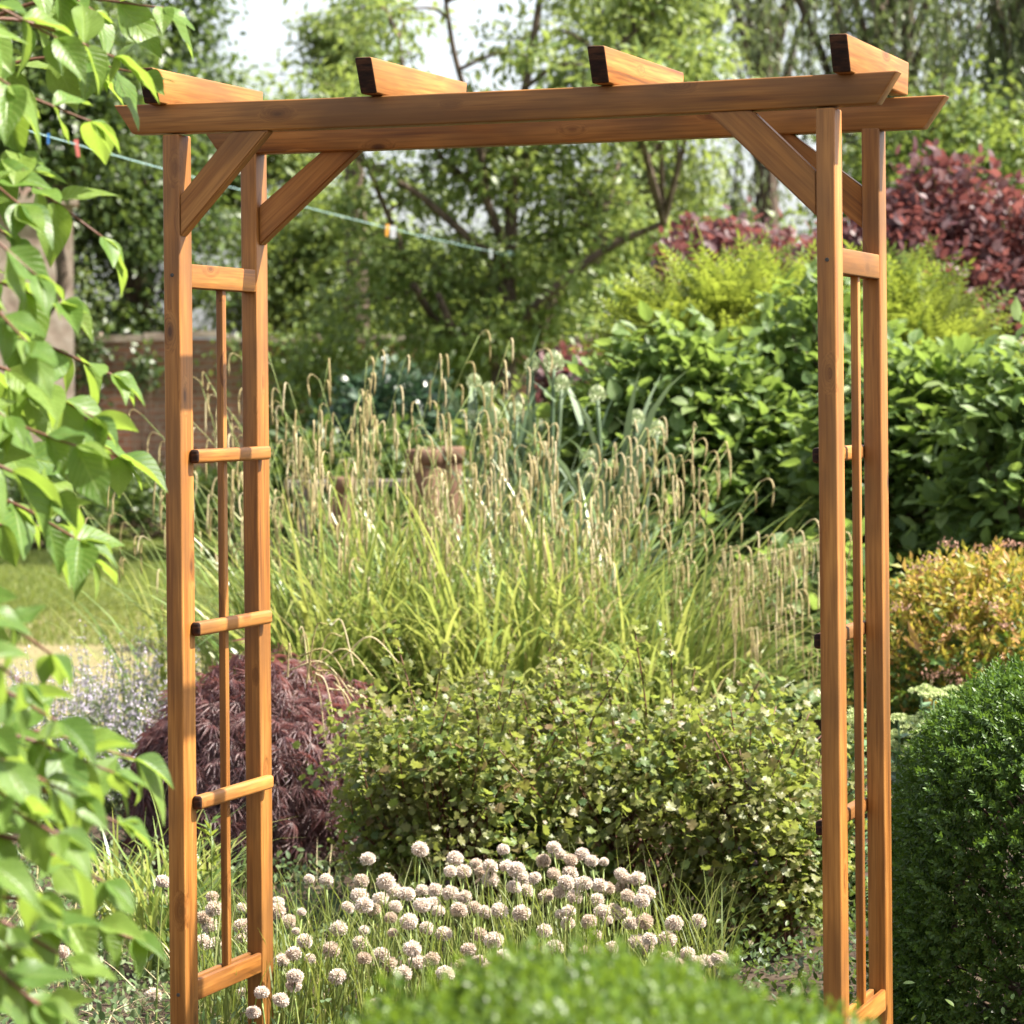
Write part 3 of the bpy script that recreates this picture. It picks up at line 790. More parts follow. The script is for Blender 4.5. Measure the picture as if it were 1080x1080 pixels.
artichoke(530, 12.7, [(500, 402, .95), (515, 412, 1.0), (521, 438, 1.0), (545, 432, .95), (498, 440, .9)], 81, 'grey-green artichoke with pale round buds, left one behind the sedge')
artichoke(575, 12.9, [(561, 385, .95), (584, 381, 1.35), (592, 404, 1.1), (548, 424, .9)], 82, 'grey-green artichoke carrying the highest pale round buds')
artichoke(650, 12.5, [(630, 415, 1.05), (672, 440, .95), (693, 452, 1.05), (622, 483, .95), (620, 505, .8)], 83, 'grey-green artichoke with pale round buds, nearest the broad-leaved shrub')

# --- broad-leaved shrubs on the right
def broad(px, d, rad, zc, seed, label, n=900, size=.076):
    b0 = at(px, 700, d)
    r, tips, out = bush('broad_leaved_shrub', label, 'shrub', b0[:2], rad, zc, int(n * 3.4), 3, T_BROAD, size, M['viburnum'], seed, M['twig'], 60, 'broad-leaved shrubs', bump=.25, inner=.6,
                        spread=.06, up=.02, outw=.8, rnd=.55, normal_up=1.0, nrmout=.35, jit=.32, stems_r=.012)
    return r
broad(735, 14.2, (.70, .5, .95), .74, 91, 'glossy broad-leaved green shrub to the left of the right-hand posts', 950)
broad(1000, 13.6, (.68, .5, .93), .74, 92, 'glossy broad-leaved green shrub behind the golden spirea', 950)
broad(860, 14.6, (.58, .5, .95), .86, 94, 'glossy broad-leaved green shrub directly behind the right-hand posts', 800)
broad(1130, 12.9, (.52, .45, .9), .80, 93, 'glossy broad-leaved green shrub at the right edge', 500)

# --- feathery lime shrub behind them
PIN = pinnate(9, .26, .32)
def feather(px, py, d, rad, zc, seed, label, n=420):
    b0 = at(px, py, d); root = empty('sumac_shrub', (b0[0], b0[1], 0), 0, label, 'shrub', 'feathery lime shrubs')
    tips, out = shell((0, 0, zc), rad, n, seed, .3, .5, -.3)
    r = np.random.default_rng(seed + 4); n = len(tips)
    p = np.repeat(tips, 3, 0); o = np.repeat(out, 3, 0); m = len(p)
    t = nrm(o * .9 + np.array([0, 0, .15]) + r.normal(0, .5, (m, 3))); nn = np.array([0, 0, 1.]) + r.normal(0, .35, (m, 3))
    mesh_of('foliage', inst(PIN, p + r.normal(0, .03, (m, 3)), frames(t, nn), r.uniform(.18, .32, m)), M['lime'], root)
    mesh_of('stems', shrub_stems((0, 0, 0), tips, 40, seed + 2, .018, .004, .1), M['twig'], root)
feather(790, 300, 16.6, (.80, .55, .66), 1.46, 101, 'feathery lime-green shrub rising above the broad leaves, left of the right-hand posts', 620)
feather(940, 310, 16.4, (.58, .5, .62), 1.42, 102, 'feathery lime-green shrub rising above the broad leaves, right of the right-hand posts', 460)

# --- purple smoke bush
def smoke(px, d, rad, zc, seed, label, n=1500):
    b0 = at(px, 500, d)
    bush('smoke_bush', label, 'shrub', b0[:2], rad, zc, n, 9, leaf_oval(.68, .15, .1), .07, M['smoke'], seed, M['twig_red'], 70, 'purple smoke bushes', bump=.4, inner=.45,
         spread=.07, up=.3, rnd=.7, jit=.22, stems_r=.018)
smoke(975, 19.5, (1.1, .8, 1.12), 1.72, 111, 'purple-leaved smoke bush filling the right edge under the willow', 2300)
smoke(780, 21.0, (.62, .6, .75), 1.95, 112, 'purple-leaved smoke bush seen under the right end of the beams', 1000)
smoke(610, 23.5, (.28, .3, .4), 1.35, 113, 'small patch of purple smoke bush near the forked tree', 320)

# --- golden spirea
b0 = at(1040, 700, 10.2)
root = empty('spirea_shrub', (b0[0], b0[1], 0), 0, 'golden-leaved spirea tinged orange and pink at the right edge above the box dome', 'shrub')
tips, out = shell((0, 0, .38), (.46, .4, .52), 2400, 121, .2, .55, -.5)
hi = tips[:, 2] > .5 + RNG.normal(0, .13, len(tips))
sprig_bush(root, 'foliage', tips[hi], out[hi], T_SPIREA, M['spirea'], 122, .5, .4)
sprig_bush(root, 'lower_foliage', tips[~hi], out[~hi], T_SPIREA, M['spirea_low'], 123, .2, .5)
mesh_of('stems', shrub_stems((0, 0, 0), tips, 60, 124, .006, .002, .08), M['twig_red'], root)
r = np.random.default_rng(125); fp = []
for px_, py_ in ((985, 590), (1000, 575), (1038, 580), (1008, 662), (985, 712), (1003, 708), (1012, 720), (1048, 640), (1062, 660), (968, 600), (1068, 575), (950, 640), (1052, 706)):
    fp.append(at(px_, py_, 9.82) - np.array([b0[0], b0[1], 0]))
fp = np.array(fp); k = 40
pp = np.repeat(fp, k, 0) + r.normal(0, 1, (len(fp) * k, 3)) * np.array([.02, .02, .008])
tag(mesh_of('flower_heads', inst(T_OVAL, pp, frames(nrm(r.normal(0, .6, pp.shape) + [0, 0, .8]), r.normal(size=pp.shape)), r.uniform(.007, .013, len(pp))), M['pinkhead'], root), kind='stuff')

# --- sedum with pale flat heads
def floret_ball(r, R, n, flat=.55):
    d = nrm(r.normal(size=(n, 3))); d[:, 2] = np.abs(d[:, 2])
    return d * np.array([R, R, R * flat]) * r.uniform(.75, 1.05, (n, 1)), d
STAR = inst(leaf_simple(.42, .3, -.15), np.zeros((5, 3)), frames(np.array([(math.cos(a), math.sin(a), .55) for a in np.arange(5) * 1.2566]), np.tile([0, 0, 1.], (5, 1))), np.full(5, 1.))
def sedum(px, d, heads, seed, label):
    b0 = at(px, 900, d); o = np.array([b0[0], b0[1], 0]); root = empty('sedum_plant', tuple(o), 0, label, 'perennial', 'pale flowering sedums')
    r = np.random.default_rng(seed); paths, lp, ld = [], [], []
    for px_, py_, s in heads:
        p = at(px_, py_, d + r.normal(0, .05)) - o
        pos, dd = [], []
        for _ in range(9):
            c_ = p + np.array([r.normal(0, .02), r.normal(0, .02), r.normal(0, .006)]) * s
            a_, b_ = floret_ball(r, .016 * s, 26, .7); pos.append(c_ + a_); dd.append(b_)
        pos = np.concatenate(pos); dd = np.concatenate(dd)
        up = frames(nrm(r.normal(size=dd.shape)), dd)
        mesh_of('flower_head', inst(STAR, pos, up, np.full(len(pos), .0062)), M['sedum'], root)
        pts = spline([(p[0] * .5, p[1] * .5, 0), p * [.8, .8, .55], p], 5); paths.append((pts, np.linspace(.005, .003, len(pts))))
        for q in pts[2:-1]:
            for _ in range(3):
                lp.append(q); a = r.uniform(0, 6.28); ld.append((math.cos(a), math.sin(a), .4))
    mesh_of('stems', tubes(paths, 5), M['sedum_leaf'], root)
    lp = np.array(lp); ld = np.array(ld)
    mesh_of('leaves', inst(T_OVAL, lp, frames(ld, np.tile([0, 0, 1.], (len(lp), 1))), r.uniform(.045, .07, len(lp))), M['sedum_leaf'], root)
r = np.random.default_rng(130)
sedum(955, 8.55, [(972, 728, .9), (1000, 730, 1.0), (985, 735, .9), (948, 762, 1.0), (962, 775, 1.1), (976, 765, 1.0), (945, 790, 1.1), (958, 800, 1.1), (938, 812, 1.0), (990, 752, 1.0), (1010, 745, .9), (935, 775, .9)], 131, 'pale green flat-headed sedum between the right-hand rear post and the box dome')
sedum(905, 8.4, [(902, 760, 1.0), (910, 752, .9), (900, 790, 1.0), (908, 812, 1.1), (903, 838, 1.0), (895, 775, .9), (908, 870, 1.0), (900, 900, 1.1), (885, 890, 1.0), (870, 870, 1.0), (858, 850, 1.0), (906, 930, 1)], 132, 'pale green sedum seen through the gap between the right-hand posts')

# --- catmint drift on the left
def catmint(px, d, w_, h, n, seed, label):
    b0 = at(px, 800, d); root = empty('catmint_clump', (b0[0], b0[1], 0), 0, label, 'perennial', 'catmint clumps')
    r = np.random.default_rng(seed); paths = []; fp, ft, lp, lt = [], [], [], []
    for i in range(n):
        a = r.uniform(0, 6.28); rr = w_ * math.sqrt(r.random()); hh = h * r.uniform(.6, 1.05)
        e = np.array([math.cos(a) * rr, math.sin(a) * rr, hh * (1 - .3 * (rr / w_) ** 2)]); s = e * [.35, .35, 0]
        pts = spline([s, e * [.75, .75, .6], e], 5); paths.append((pts, np.linspace(.0022, .0012, len(pts))))
        for t in np.linspace(.62, 1, 11):
            q = pts[int(t * (len(pts) - 1))]
            for _ in range(5):
                fp.append(q + r.normal(0, .006, 3)); ft.append(nrm(r.normal(size=3) + [0, 0, .3]))
        for t in np.linspace(.15, .6, 9):
            q = pts[int(t * (len(pts) - 1))]
            for _ in range(3):
                lp.append(q + r.normal(0, .004, 3)); lt.append(nrm(r.normal(size=3) + [0, 0, .3]))
    fp, ft, lp, lt = map(np.array, (fp, ft, lp, lt))
    mesh_of('flowers', inst(T_OVAL, fp, frames(ft, r.normal(size=ft.shape)), r.uniform(.006, .012, len(fp))), M['catmint'], root)
    mesh_of('leaves', inst(T_OVAL, lp, frames(lt, r.normal(size=lt.shape)), r.uniform(.015, .03, len(lp))), M['catmint_leaf'], root)
    mesh_of('stems', tubes(paths, 4), M['stem'], root)
catmint(60, 10.4, .34, .62, 110, 141, 'hazy lilac catmint clump partly hidden by the dogwood leaves')
catmint(135, 10.7, .32, .68, 110, 142, 'hazy lilac catmint clump with the tallest spike, left of the arch posts')
catmint(165, 9.9, .22, .48, 50, 143, 'low lilac catmint clump touching the left edge of the purple maple')

# --- allium flowers at the arch foot
HEADS = [(443,896),(388,906),(326,927),(344,928),(381,929),(407,930),(415,940),(379,945),(429,943),(445,939),(459,939),(480,905),(475,919),(489,919),(502,911),(508,920),(517,914),(517,928),(531,896),(535,914),(367,957),(394,959),(412,968),(401,949),(384,955),(417,956),(431,972),(445,955),(456,954),(462,961),(475,942),(490,946),(484,960),(500,957),(511,962),(527,961),(450,979),(414,984),(384,981),(357,980),(380,995),(349,1002),(384,1011),(435,1001),(410,1017),(356,1030),(506,986),(521,992),(494,1002),(293,952),(292,961),(318,962),(305,972),(312,982),(321,993),(297,1013),(310,1006),(327,1011),(311,1030),(296,1055),(276,1047),(310,1039),(402,1007),(470,1027),(487,1019),(505,1016),(516,1022),(425,1027),(397,1060),
 (584,894),(573,908),(590,901),(602,907),(614,901),(624,908),(637,909),(544,917),(550,926),(564,926),(584,922),(601,921),(542,936),(555,939),(576,945),(590,941),(597,931),(607,934),(616,932),(606,946),(655,922),(660,927),(672,927),(632,934),(641,937),(656,936),(662,945),(630,949),(682,942),(677,950),(635,961),(647,962),(659,964),(621,972),(641,971),(665,974),(550,963),(591,964),(600,961),(599,974),(574,982),(628,987),(680,972),(711,974),(736,972),(704,990),(672,994),(685,991),(682,1000),(725,1006),(704,1011),(744,1014),(759,1011),(714,1019),(734,1017),(736,1035),(700,1017),
 (224,946),(226,959),(215,968),(221,976),(214,994),(226,995),(255,957),(255,977),(254,990),(255,1050),(267,1068),(219,1066),(66,1004),(162,1050),(172,930),(468,985),(440,1015),(455,1012),(530,1010),(560,1000),(585,1000),(615,1005),(645,1000)]
r = np.random.default_rng(151)
head_me = []
FLO = inst(leaf_simple(.5, .35, -.1), np.zeros((4, 3)), frames(np.array([(math.cos(a) * .6, math.sin(a) * .6, .8) for a in np.arange(4) * 1.5708 + .4]), np.array([(-math.cos(a), -math.sin(a), .6) for a in np.arange(4) * 1.5708 + .4])), np.full(4, 1.))
for v in range(4):
    nb = 210; gi = np.arange(nb) + .5; z = 1 - 2 * gi / nb; th = gi * 2.39996 + r.normal(0, .12, nb)
    dd = nrm(np.stack([np.sqrt(1 - z * z) * np.cos(th), np.sqrt(1 - z * z) * np.sin(th), z], -1) + r.normal(0, .06, (nb, 3)))
    dd = dd[dd[:, 2] > -.8]; k = len(dd)
    fl = inst(FLO, dd * (.0125 + r.normal(0, .0008, (k, 1))) * np.array([1, 1, .9]), frames(nrm(r.normal(size=(k, 3))), dd), r.uniform(.0075, .0105, k))
    bm = bmesh.new(); bmesh.ops.create_icosphere(bm, subdivisions=2, radius=.0125)
    cv = np.array([x.co[:] for x in bm.verts]); cf = np.array([[q.index for q in p.verts] for p in bm.faces]); bm.free()
    V, fs, _ = merge([(fl[0], fl[1], None), (cv * [1, 1, .9], [cf], None)])
    me = raw_mesh('flower_head', V, fs); me.materials.append(M['allium']); me.materials.append(M['alliumcore'])
    mi = np.zeros(len(me.polygons), np.int32); mi[len(fl[1][0]):] = 1; me.polygons.foreach_set('material_index', mi)
    head_me.append(me)
stem_me = []
for v in range(5):
    a = r.uniform(0, 6.28); bx = r.uniform(.02, .07)
    me = raw_mesh('stem', *tubes([(spline([(math.cos(a) * bx, math.sin(a) * bx, 0), (math.cos(a) * bx * .7, math.sin(a) * bx * .7, .45), (0, 0, 1)], 5), np.linspace(.0028, .0019, 11))], 6)); me.materials.append(M['stem'])
    stem_me.append(me)
special = {(443, 896): 'tallest pale allium of the middle of the drift, alone against the dark bush', (388, 906): 'tall pale allium with a bare stem standing left of the main drift',
           (326, 927): 'left one of the two tall alliums side by side, just right of the left-hand posts', (344, 928): 'right one of the two tall alliums side by side, just right of the left-hand posts',
           (276, 1047): 'low allium in front of the foot of the rear left post', (711, 974): 'pale allium at the right of the drift, left one of a level pair', (736, 972): 'pale allium at the right of the drift, right one of a level pair',
           (66, 1004): 'lone allium half hidden behind the dogwood leaves', (162, 1050): 'lone low allium left of the front left post', (172, 930): 'lone allium beside the left edge of the front left post',
           (759, 1011): 'rightmost allium of the drift, low over the box hedge', (736, 1035): 'allium lowest at the right end of the drift, just above the box hedge'}
for i, (px_, py_) in enumerate(HEADS):
    d = 7.15 - (py_ - 895) / 160 * .75 + r.normal(0, .07)
    if px_ < 260: d = 6.95 + r.normal(0, .1)
    if (px_, py_) == (276, 1047): d = 6.28
    p = at(px_, py_, d)
    lab = special.get((px_, py_))
    grp = None if lab else ('alliums seen between the left-hand posts' if px_ < 262 else 'alliums in the drift')
    if not lab:
        lab = 'pale pinkish-white allium seen between the left-hand posts of the arch' if px_ < 262 else ('pale pinkish-white allium among the many in the drift, left half' if px_ < 540 else 'pale pinkish-white allium among the many in the drift, right half')
        if px_ >= 262: grp = 'alliums in the left half of the drift' if px_ < 540 else 'alliums in the right half of the drift'
    root = empty('allium', (p[0], p[1], 0), r.uniform(0, 6.28), lab, 'flower', grp)
    s = bpy.data.objects.new('stem', stem_me[i % 5]); COL.objects.link(s); s.parent = root; s.scale = (1, 1, max(p[2] - .012, .05))
    h = bpy.data.objects.new('flower_head', head_me[i % 4]); COL.objects.link(h); h.parent = root; h.location = (0, 0, p[2])
    k = r.uniform(.74, 1.06) * (.62 if r.random() < .08 else 1); h.scale = (k, k, k * r.uniform(.88, 1.0)); h.rotation_euler = (r.normal(0, .2), r.normal(0, .2), r.uniform(0, 6.28))
# thin allium foliage under the flowers
n = 1500; px = r.uniform(195, 760, n); d = r.uniform(6.5, 7.3, n)
b = np.stack([(px - 540) / F * d, d, np.zeros(n)], -1)
tag(mesh_of('allium_foliage', blades(b, r.uniform(0, 6.28, n), r.uniform(.18, .42, n), np.abs(r.normal(.08, .12, n)), r.uniform(.2, 1.6, n), r.uniform(.003, .006, n), 6, .4, 152), M['grass']),
    'thin grassy leaves and stalks under the allium flowers', 'foliage', kind='stuff')

# --- grassy daylily clump and ground cover on the left
def clump(px, d, n, L, seed, label, wd=(.007, .013)):
    b0 = at(px, 950, d); root = empty('grass_clump', (b0[0], b0[1], 0), 0, label, 'plant', 'grassy clumps')
    r = np.random.default_rng(seed); base = np.stack([r.normal(0, .035, n), r.normal(0, .035, n), np.zeros(n)], -1); az = r.uniform(0, 6.28, n)
    mesh_of('leaf_blades', blades(base, az, r.uniform(.6, 1.05, n) * L, np.abs(r.normal(.2, .15, n)), r.uniform(.6, 2.2, n), r.uniform(*wd, n), 8, .3, seed), M['sedge'], root)
clump(172, 7.6, 90, .52, 161, 'arching yellow-green grassy clump left of the front left post')
clump(120, 8.0, 60, .42, 162, 'smaller grassy clump under the dogwood leaves')
clump(225, 8.4, 40, .34, 163, 'small grassy clump seen between the left-hand posts')
r = np.random.default_rng(165); n = 9000; d = r.uniform(6.2, 9.6, n); px = r.uniform(-120, 420, n)
b = np.stack([(px - 540) / F * d, d, np.abs(r.normal(0, .06, n))], -1)
tag(mesh_of('ground_cover', inst(T_OVAL, b, frames(r.normal(0, 1, (n, 3)) + [0, 0, .4], r.normal(0, .5, (n, 3)) + [0, 0, 1]), r.uniform(.014, .032, n)), M['cover']),
    'low mixed green ground cover over the soil left of the alliums', 'ground cover', kind='stuff')
r = np.random.default_rng(169); n = 7000; d = r.uniform(6.0, 8.6, n); px = r.uniform(740, 1120, n)
b = np.stack([(px - 540) / F * d, d, np.abs(r.normal(0, .08, n))], -1)
tag(mesh_of('ground_cover', inst(T_OVAL, b, frames(r.normal(0, 1, (n, 3)) + [0, 0, .4], r.normal(0, .5, (n, 3)) + [0, 0, 1]), r.uniform(.012, .026, n)), M['tree_dark']),
    'low dark green ground cover round the feet of the right-hand posts', 'ground cover', kind='stuff')
r = np.random.default_rng(166); n = 700; d = r.uniform(6.4, 9.5, n); px = r.uniform(-120, 420, n)
b = np.stack([(px - 540) / F * d, d, np.zeros(n)], -1)
tag(mesh_of('dry_litter', blades(b, r.uniform(0, 6.28, n), r.uniform(.08, .25, n), r.uniform(.4, 1.3, n), r.uniform(.1, .8, n), r.uniform(.002, .005, n), 4, .4, 167), M['straw']),
    'scattered dry stalks between the ground cover', 'dry stalks', kind='stuff')
# a little upright shoot seen between the left-hand posts
b0 = at(222, 980, 7.5); root = empty('young_shoot', (b0[0], b0[1], 0), 0, 'thin upright leafy shoot seen between the left-hand posts', 'plant')
pts = spline([(0, 0, 0), (.005, 0, .25), at(222, 868, 7.5) - [b0[0], b0[1], 0]], 8)
mesh_of('stem', tubes([(pts, np.linspace(.003, .0015, len(pts)))], 5), M['stem'], root)
r = np.random.default_rng(168); k = 46; q = pts[r.integers(5, len(pts), k)]
mesh_of('leaves', inst(T_NARROW, q, frames(r.normal(0, 1, (k, 3)) + [0, 0, .5], r.normal(0, .4, (k, 3)) + [0, 0, 1]), r.uniform(.03, .055, k)), M['lime'], root)

# ------------------------------------------------------------------ dogwood shrub, foreground left
dog = empty('dogwood_shrub', (gx(-140, 3.6), 3.6, 0), 0, 'bright green dogwood shrub with large pointed leaves along the left edge', 'shrub')
DO = np.array(dog.location)
DOG_T = [leaf_grid(7, 11, .56, .42, 1.15, f, dr, wv) for f, dr, wv in ((.3, .18, .10), (.5, .3, .16), (.15, .05, .2), (.75, .22, .1))]
r = np.random.default_rng(171)
# (tip px, tip py, distance, start px, start py, number of leaf pairs)
BR = [(172, 8, 3.9, -60, 40, 4), (100, 12, 3.9, -90, -50, 4), (150, 78, 3.95, -60, 90, 6), (120, 60, 3.7, -90, 40, 5), (60, 40, 3.5, -130, 10, 4), (96, 128, 3.6, -120, 110, 4),
      (108, 250, 3.6, -90, 170, 4), (20, 215, 3.5, -120, 170, 4), (38, 290, 3.2, -120, 230, 4), (64, 320, 3.4, -100, 330, 4), (28, 360, 3.1, -120, 300, 4), (118, 395, 3.6, -90, 370, 5),
      (98, 440, 3.5, -100, 390, 5), (80, 470, 3.3, -130, 470, 5), (124, 482, 3.8, -60, 430, 5), (60, 520, 3.3, -120, 500, 4), (84, 570, 3.4, -90, 540, 4), (96, 590, 3.6, -60, 570, 4), 
      (54, 690, 3.2, -120, 640, 4), (24, 720, 3.0, -140, 680, 4), (60, 760, 3.1, -120, 740, 5), (142, 800, 3.6, -110, 800, 6), (120, 815, 3.3, -110, 790, 6), (80, 840, 3.1, -130, 800, 5), (125, 868, 3.4, -110, 850, 5),
      (60, 880, 3.0, -130, 850, 5), (110, 930, 3.2, -110, 900, 6), (40, 950, 2.9, -150, 920, 5), (140, 990, 3.4, -100, 960, 6), (70, 1010, 3.1, -120, 980, 5), (40, 1060, 2.9, -150, 1010, 5), (90, 1085, 3.1, -120, 1060, 5), (10, 1000, 3.0, -150, 960, 5), (20, 850, 3.2, -130, 820, 4), (5, 440, 3.3, -130, 400, 4), (10, 90, 3.4, -130, 60, 4), 
      (20, 160, 3.6, -120, 120, 4), (10, 250, 3.5, -120, 220, 4), (0, 780, 3.3, -130, 760, 4), (30, 420, 3.6, -110, 420, 5), (50, 500, 3.7, -110, 470, 5)]
paths, lp, lt, ln, ls = [], [], [], [], []
for tx, ty, d, sx, sy, npair in BR:
    d = d * (1.14 if ty < 620 else 1.04)
    e = at(tx, ty, d); s = at(sx, sy, d + r.normal(0, .12))
    m_ = (s + e) / 2 + np.array([0, r.normal(0, .03), .035])
    pts = spline([s, m_, e], 10); paths.append((pts, np.linspace(.0042, .0015, len(pts))))
    ax = nrm(e - s)
    for k in range(npair):
        q = pts[int((1 - .19 * k * r.uniform(.8, 1.2) * 4 / max(npair, 4)) * (len(pts) - 1)) if k else -1]
        roll_ = (k % 2) * math.pi / 2 + r.normal(0, .3)
        u = nrm(np.cross(ax, [0, 0, 1.])); v = np.cross(u, ax)
        for sgn in (-1, 1):
            sd = sgn * (math.cos(roll_) * u + math.sin(roll_) * v)
            t = nrm(ax * r.uniform(.3, .8) + sd * r.uniform(.5, .9) + np.array([0, 0, -r.uniform(.25, .95)]) + r.normal(0, .15, 3))
            lp.append(q); lt.append(t)
            ln.append(np.array([r.normal(.25, .45), r.normal(-.35, .4), 1.0])); ls.append(.077 * d / 3.45 * r.uniform(.62, 1.12) * (.62 if k == 0 and r.random() < .5 else 1))
    if npair:      # terminal leaf
        lp.append(e); lt.append(nrm(ax + np.array([0, 0, -.4]) + r.normal(0, .2, 3))); ln.append(np.array([0, -.3, 1.])); ls.append(.07 * r.uniform(.6, 1))
lp, lt, ln, ls = map(np.array, (lp, lt, ln, ls))
# leaves deeper in the shrub, beyond the left edge of the view
k = 900; dd_ = r.uniform(3.4, 4.4, k); ppx = r.uniform(-330, -25, k); ppy = r.uniform(-120, 1180, k)
q = np.array([at(a, b_, c_) for a, b_, c_ in zip(ppx, ppy, dd_)])
lp = np.concatenate([lp, q]); lt = np.concatenate([lt, nrm(r.normal(0, 1, (k, 3)) + [.4, -.2, -.5])]); ln = np.concatenate([ln, r.normal(0, .4, (k, 3)) + [.2, -.2, 1]]); ls = np.concatenate([ls, r.uniform(.06, .09, k)])
lp = lp - DO
sel = r.integers(0, 4, len(lp))
mesh_of('foliage', merge([inst(DOG_T[i], lp[sel == i], frames(lt[sel == i], ln[sel == i]), ls[sel == i]) for i in range(4)]), M['dogwood'], dog)
for i in range(9):      # upright stems rising from the ground, each branch leaves one of them
    x = gx(-300 + i * 28, 3.55) + r.normal(0, .02); y = 3.55 + r.normal(0, .12)
    pts = spline([(gx(-190, 3.6) + r.normal(0, .03), 3.6 + r.normal(0, .04), 0), (x - .03, y, .9), (x + .05, y, 1.9)], 8)
    paths.append((pts, np.linspace(.011, .004, len(pts))))
mesh_of('stems', tubes([(p_ - DO, r_) for p_, r_ in paths], 6), M['twig_red'], dog)

# ------------------------------------------------------------------ wall, pier, pots
def box_geo(x0, x1, y0, y1, z0, z1):
    V = np.array([(x, y, z) for z in (z0, z1) for y in (y0, y1) for x in (x0, x1)], float)
    f = np.array([(0, 2, 3, 1), (4, 5, 7, 6), (0, 1, 5, 4), (1, 3, 7, 5), (3, 2, 6, 7), (2, 0, 4, 6)])
    return V, [f], None
wall = empty('brick_wall', (0, 33.6, 0), 0, 'old weathered red-brick garden wall at the far end of the lawn', 'wall')
# wall body with an uneven, worn top
xs = np.arange(-22, 22.01, .25); r = np.random.default_rng(181); tz = 2.06 + np.cumsum(r.normal(0, .012, len(xs))) * .4 + r.normal(0, .015, len(xs))
V = np.concatenate([np.stack([xs, np.full_like(xs, y), z], -1) for y, z in ((0, np.zeros_like(xs)), (0, tz), (.34, tz), (.34, np.zeros_like(xs)))])
n = len(xs); i = np.arange(n - 1)
fs = [np.concatenate([np.stack([a * n + i, a * n + i + 1, (a + 1) * n + i + 1, (a + 1) * n + i], -1) for a in range(3)])]
mesh_of('wall_body', (V, fs, None), M['brick'], wall, False)
parts = []
for x in np.arange(-22, 21.6, .46):
    z = np.interp(x + .22, xs, tz) + .012 + r.normal(0, .012); parts.append(box_geo(x + .008, x + .452, -.035 + r.normal(0, .01), .38, z, z + .075 + r.normal(0, .008)))
mesh_of('coping', merge(parts), M['render'], wall, False)
# ivy on the wall
def ivy(px, py, d, w_, h, n, seed, label, mat='tree_dark'):
    r = np.random.default_rng(seed); c = at(px, py, d)
    root = empty('ivy_patch', (c[0], 33.5, 0), 0, label, 'climber', 'ivy on the wall')
    p = np.stack([r.normal(0, w_, n), r.normal(-.05, .04, n), np.maximum(c[2] + r.normal(0, h, n), .03)], -1)
    mesh_of('foliage', inst(T_OVAL, p, frames(r.normal(0, .5, (n, 3)) + [0, -.3, -.6], r.normal(0, .4, (n, 3)) + [0, -1, .4]), r.uniform(.06, .11, n)), M[mat], root)
    mesh_of('stems', tubes([(spline([(a * .3, .0, 0), (a * .6, -.02, c[2] * .5), (a, -.02, c[2])], 5), np.linspace(.015, .005, 11)) for a in r.normal(0, w_, 5)], 5), M['bark'], root)
ivy(92, 365, 33.5, .13, .3, 420, 182, 'dark ivy patch hanging over the brick wall beside the pale pier')
ivy(330, 375, 33.5, .5, .2, 900, 183, 'green ivy patch covering the brick wall behind the sedge', 'tree_mid')
ivy(150, 385, 33.5, .1, .12, 160, 184, 'small dark tuft of ivy on the bare brickwork')

pier = empty('masonry_pier', (gx(30, 33.2), 33.0, 0), .15, 'tall pale weathered masonry pier at the left end of the visible brick wall', 'pier')
x1 = gx(78, 33) - gx(30, 33.2)
mesh_of('shaft', box_geo(-.55, x1, 0, .5, 0, 3.55), M['render'], pier, False)
mesh_of('plinth', box_geo(-.6, x1 + .05, -.05, .55, 0, .3), M['render'], pier, False)
mesh_of('cap', merge([box_geo(-.62, x1 + .06, -.06, .56, 3.553, 3.66), box_geo(-.5, x1 - .04, .04, .46, 3.662, 3.76)]), M['render'], pier, False)

def lathe(profile, n=28):
    pr = np.array(profile, float); a = np.arange(n) / n * 2 * np.pi
    V = np.stack([pr[:, None, 0] * np.cos(a), pr[:, None, 0] * np.sin(a), np.repeat(pr[:, 1:2], n, 1)], -1).reshape(-1, 3)
    i = np.arange(len(pr) - 1)[:, None] * n; k = np.arange(n)[None]; k2 = (k + 1) % n
    return V, [np.stack([i + k, i + k2, i + n + k2, i + n + k], -1).reshape(-1, 4)], None
def pot(px, py, d, R, label):
    p = at(px, py, d); H = p[2]
    root = empty('terracotta_pot', (p[0], p[1], 0), 0, label, 'pot', 'terracotta pots behind the sedge')
    mesh_of('body', lathe([(0, .0), (R * .78, 0), (R * .82, .04), (R * .9, H * .5), (R * .95, H - .1), (R * .97, H - .075)]), M['terracotta'], root)
    mesh_of('rim', lathe([(R * .972, H - .078), (R * 1.1, H - .074), (R * 1.12, H - .01), (R * 1.06, H), (R * .9, H), (R * .86, H - .06), (R * .8, H - .3), (0, H - .3)]), M['terracotta'], root)
pot(447, 474, 15.6, .085, 'tall terracotta chimney pot standing behind the sedge, left one of the close pair')
pot(470, 471, 15.9, .09, 'tall terracotta chimney pot standing behind the sedge, right one of the close pair')
pot(360, 503, 15.4, .06, 'shorter terracotta pot behind the sedge near the left-hand posts')
# low timber bed edge behind the sedge
p0, p1 = at(385, 507, 16.0), at(560, 462, 16.2)
root = empty('timber_bench', (gx(420, 16.6), 16.6, 0), .05, 'low weathered grey timber bench glimpsed behind the sedge', 'bench')
for dy in (-.14, 0, .14): mesh_of('slat', box_geo(-.62, .62, dy - .055, dy + .055, .955, .985), M['timber'], root, False)
for dx in (-.52, .52):
    mesh_of('leg', box_geo(dx - .03, dx + .03, -.17, -.11, 0, .905), M['timber'], root, False); mesh_of('leg', box_geo(dx - .03, dx + .03, .11, .17, 0, .905), M['timber'], root, False)
mesh_of('frame', merge([box_geo(dx - .032, dx + .032, -.19, .19, .908, .952) for dx in (-.52, .52)]), M['timber'], root, False)

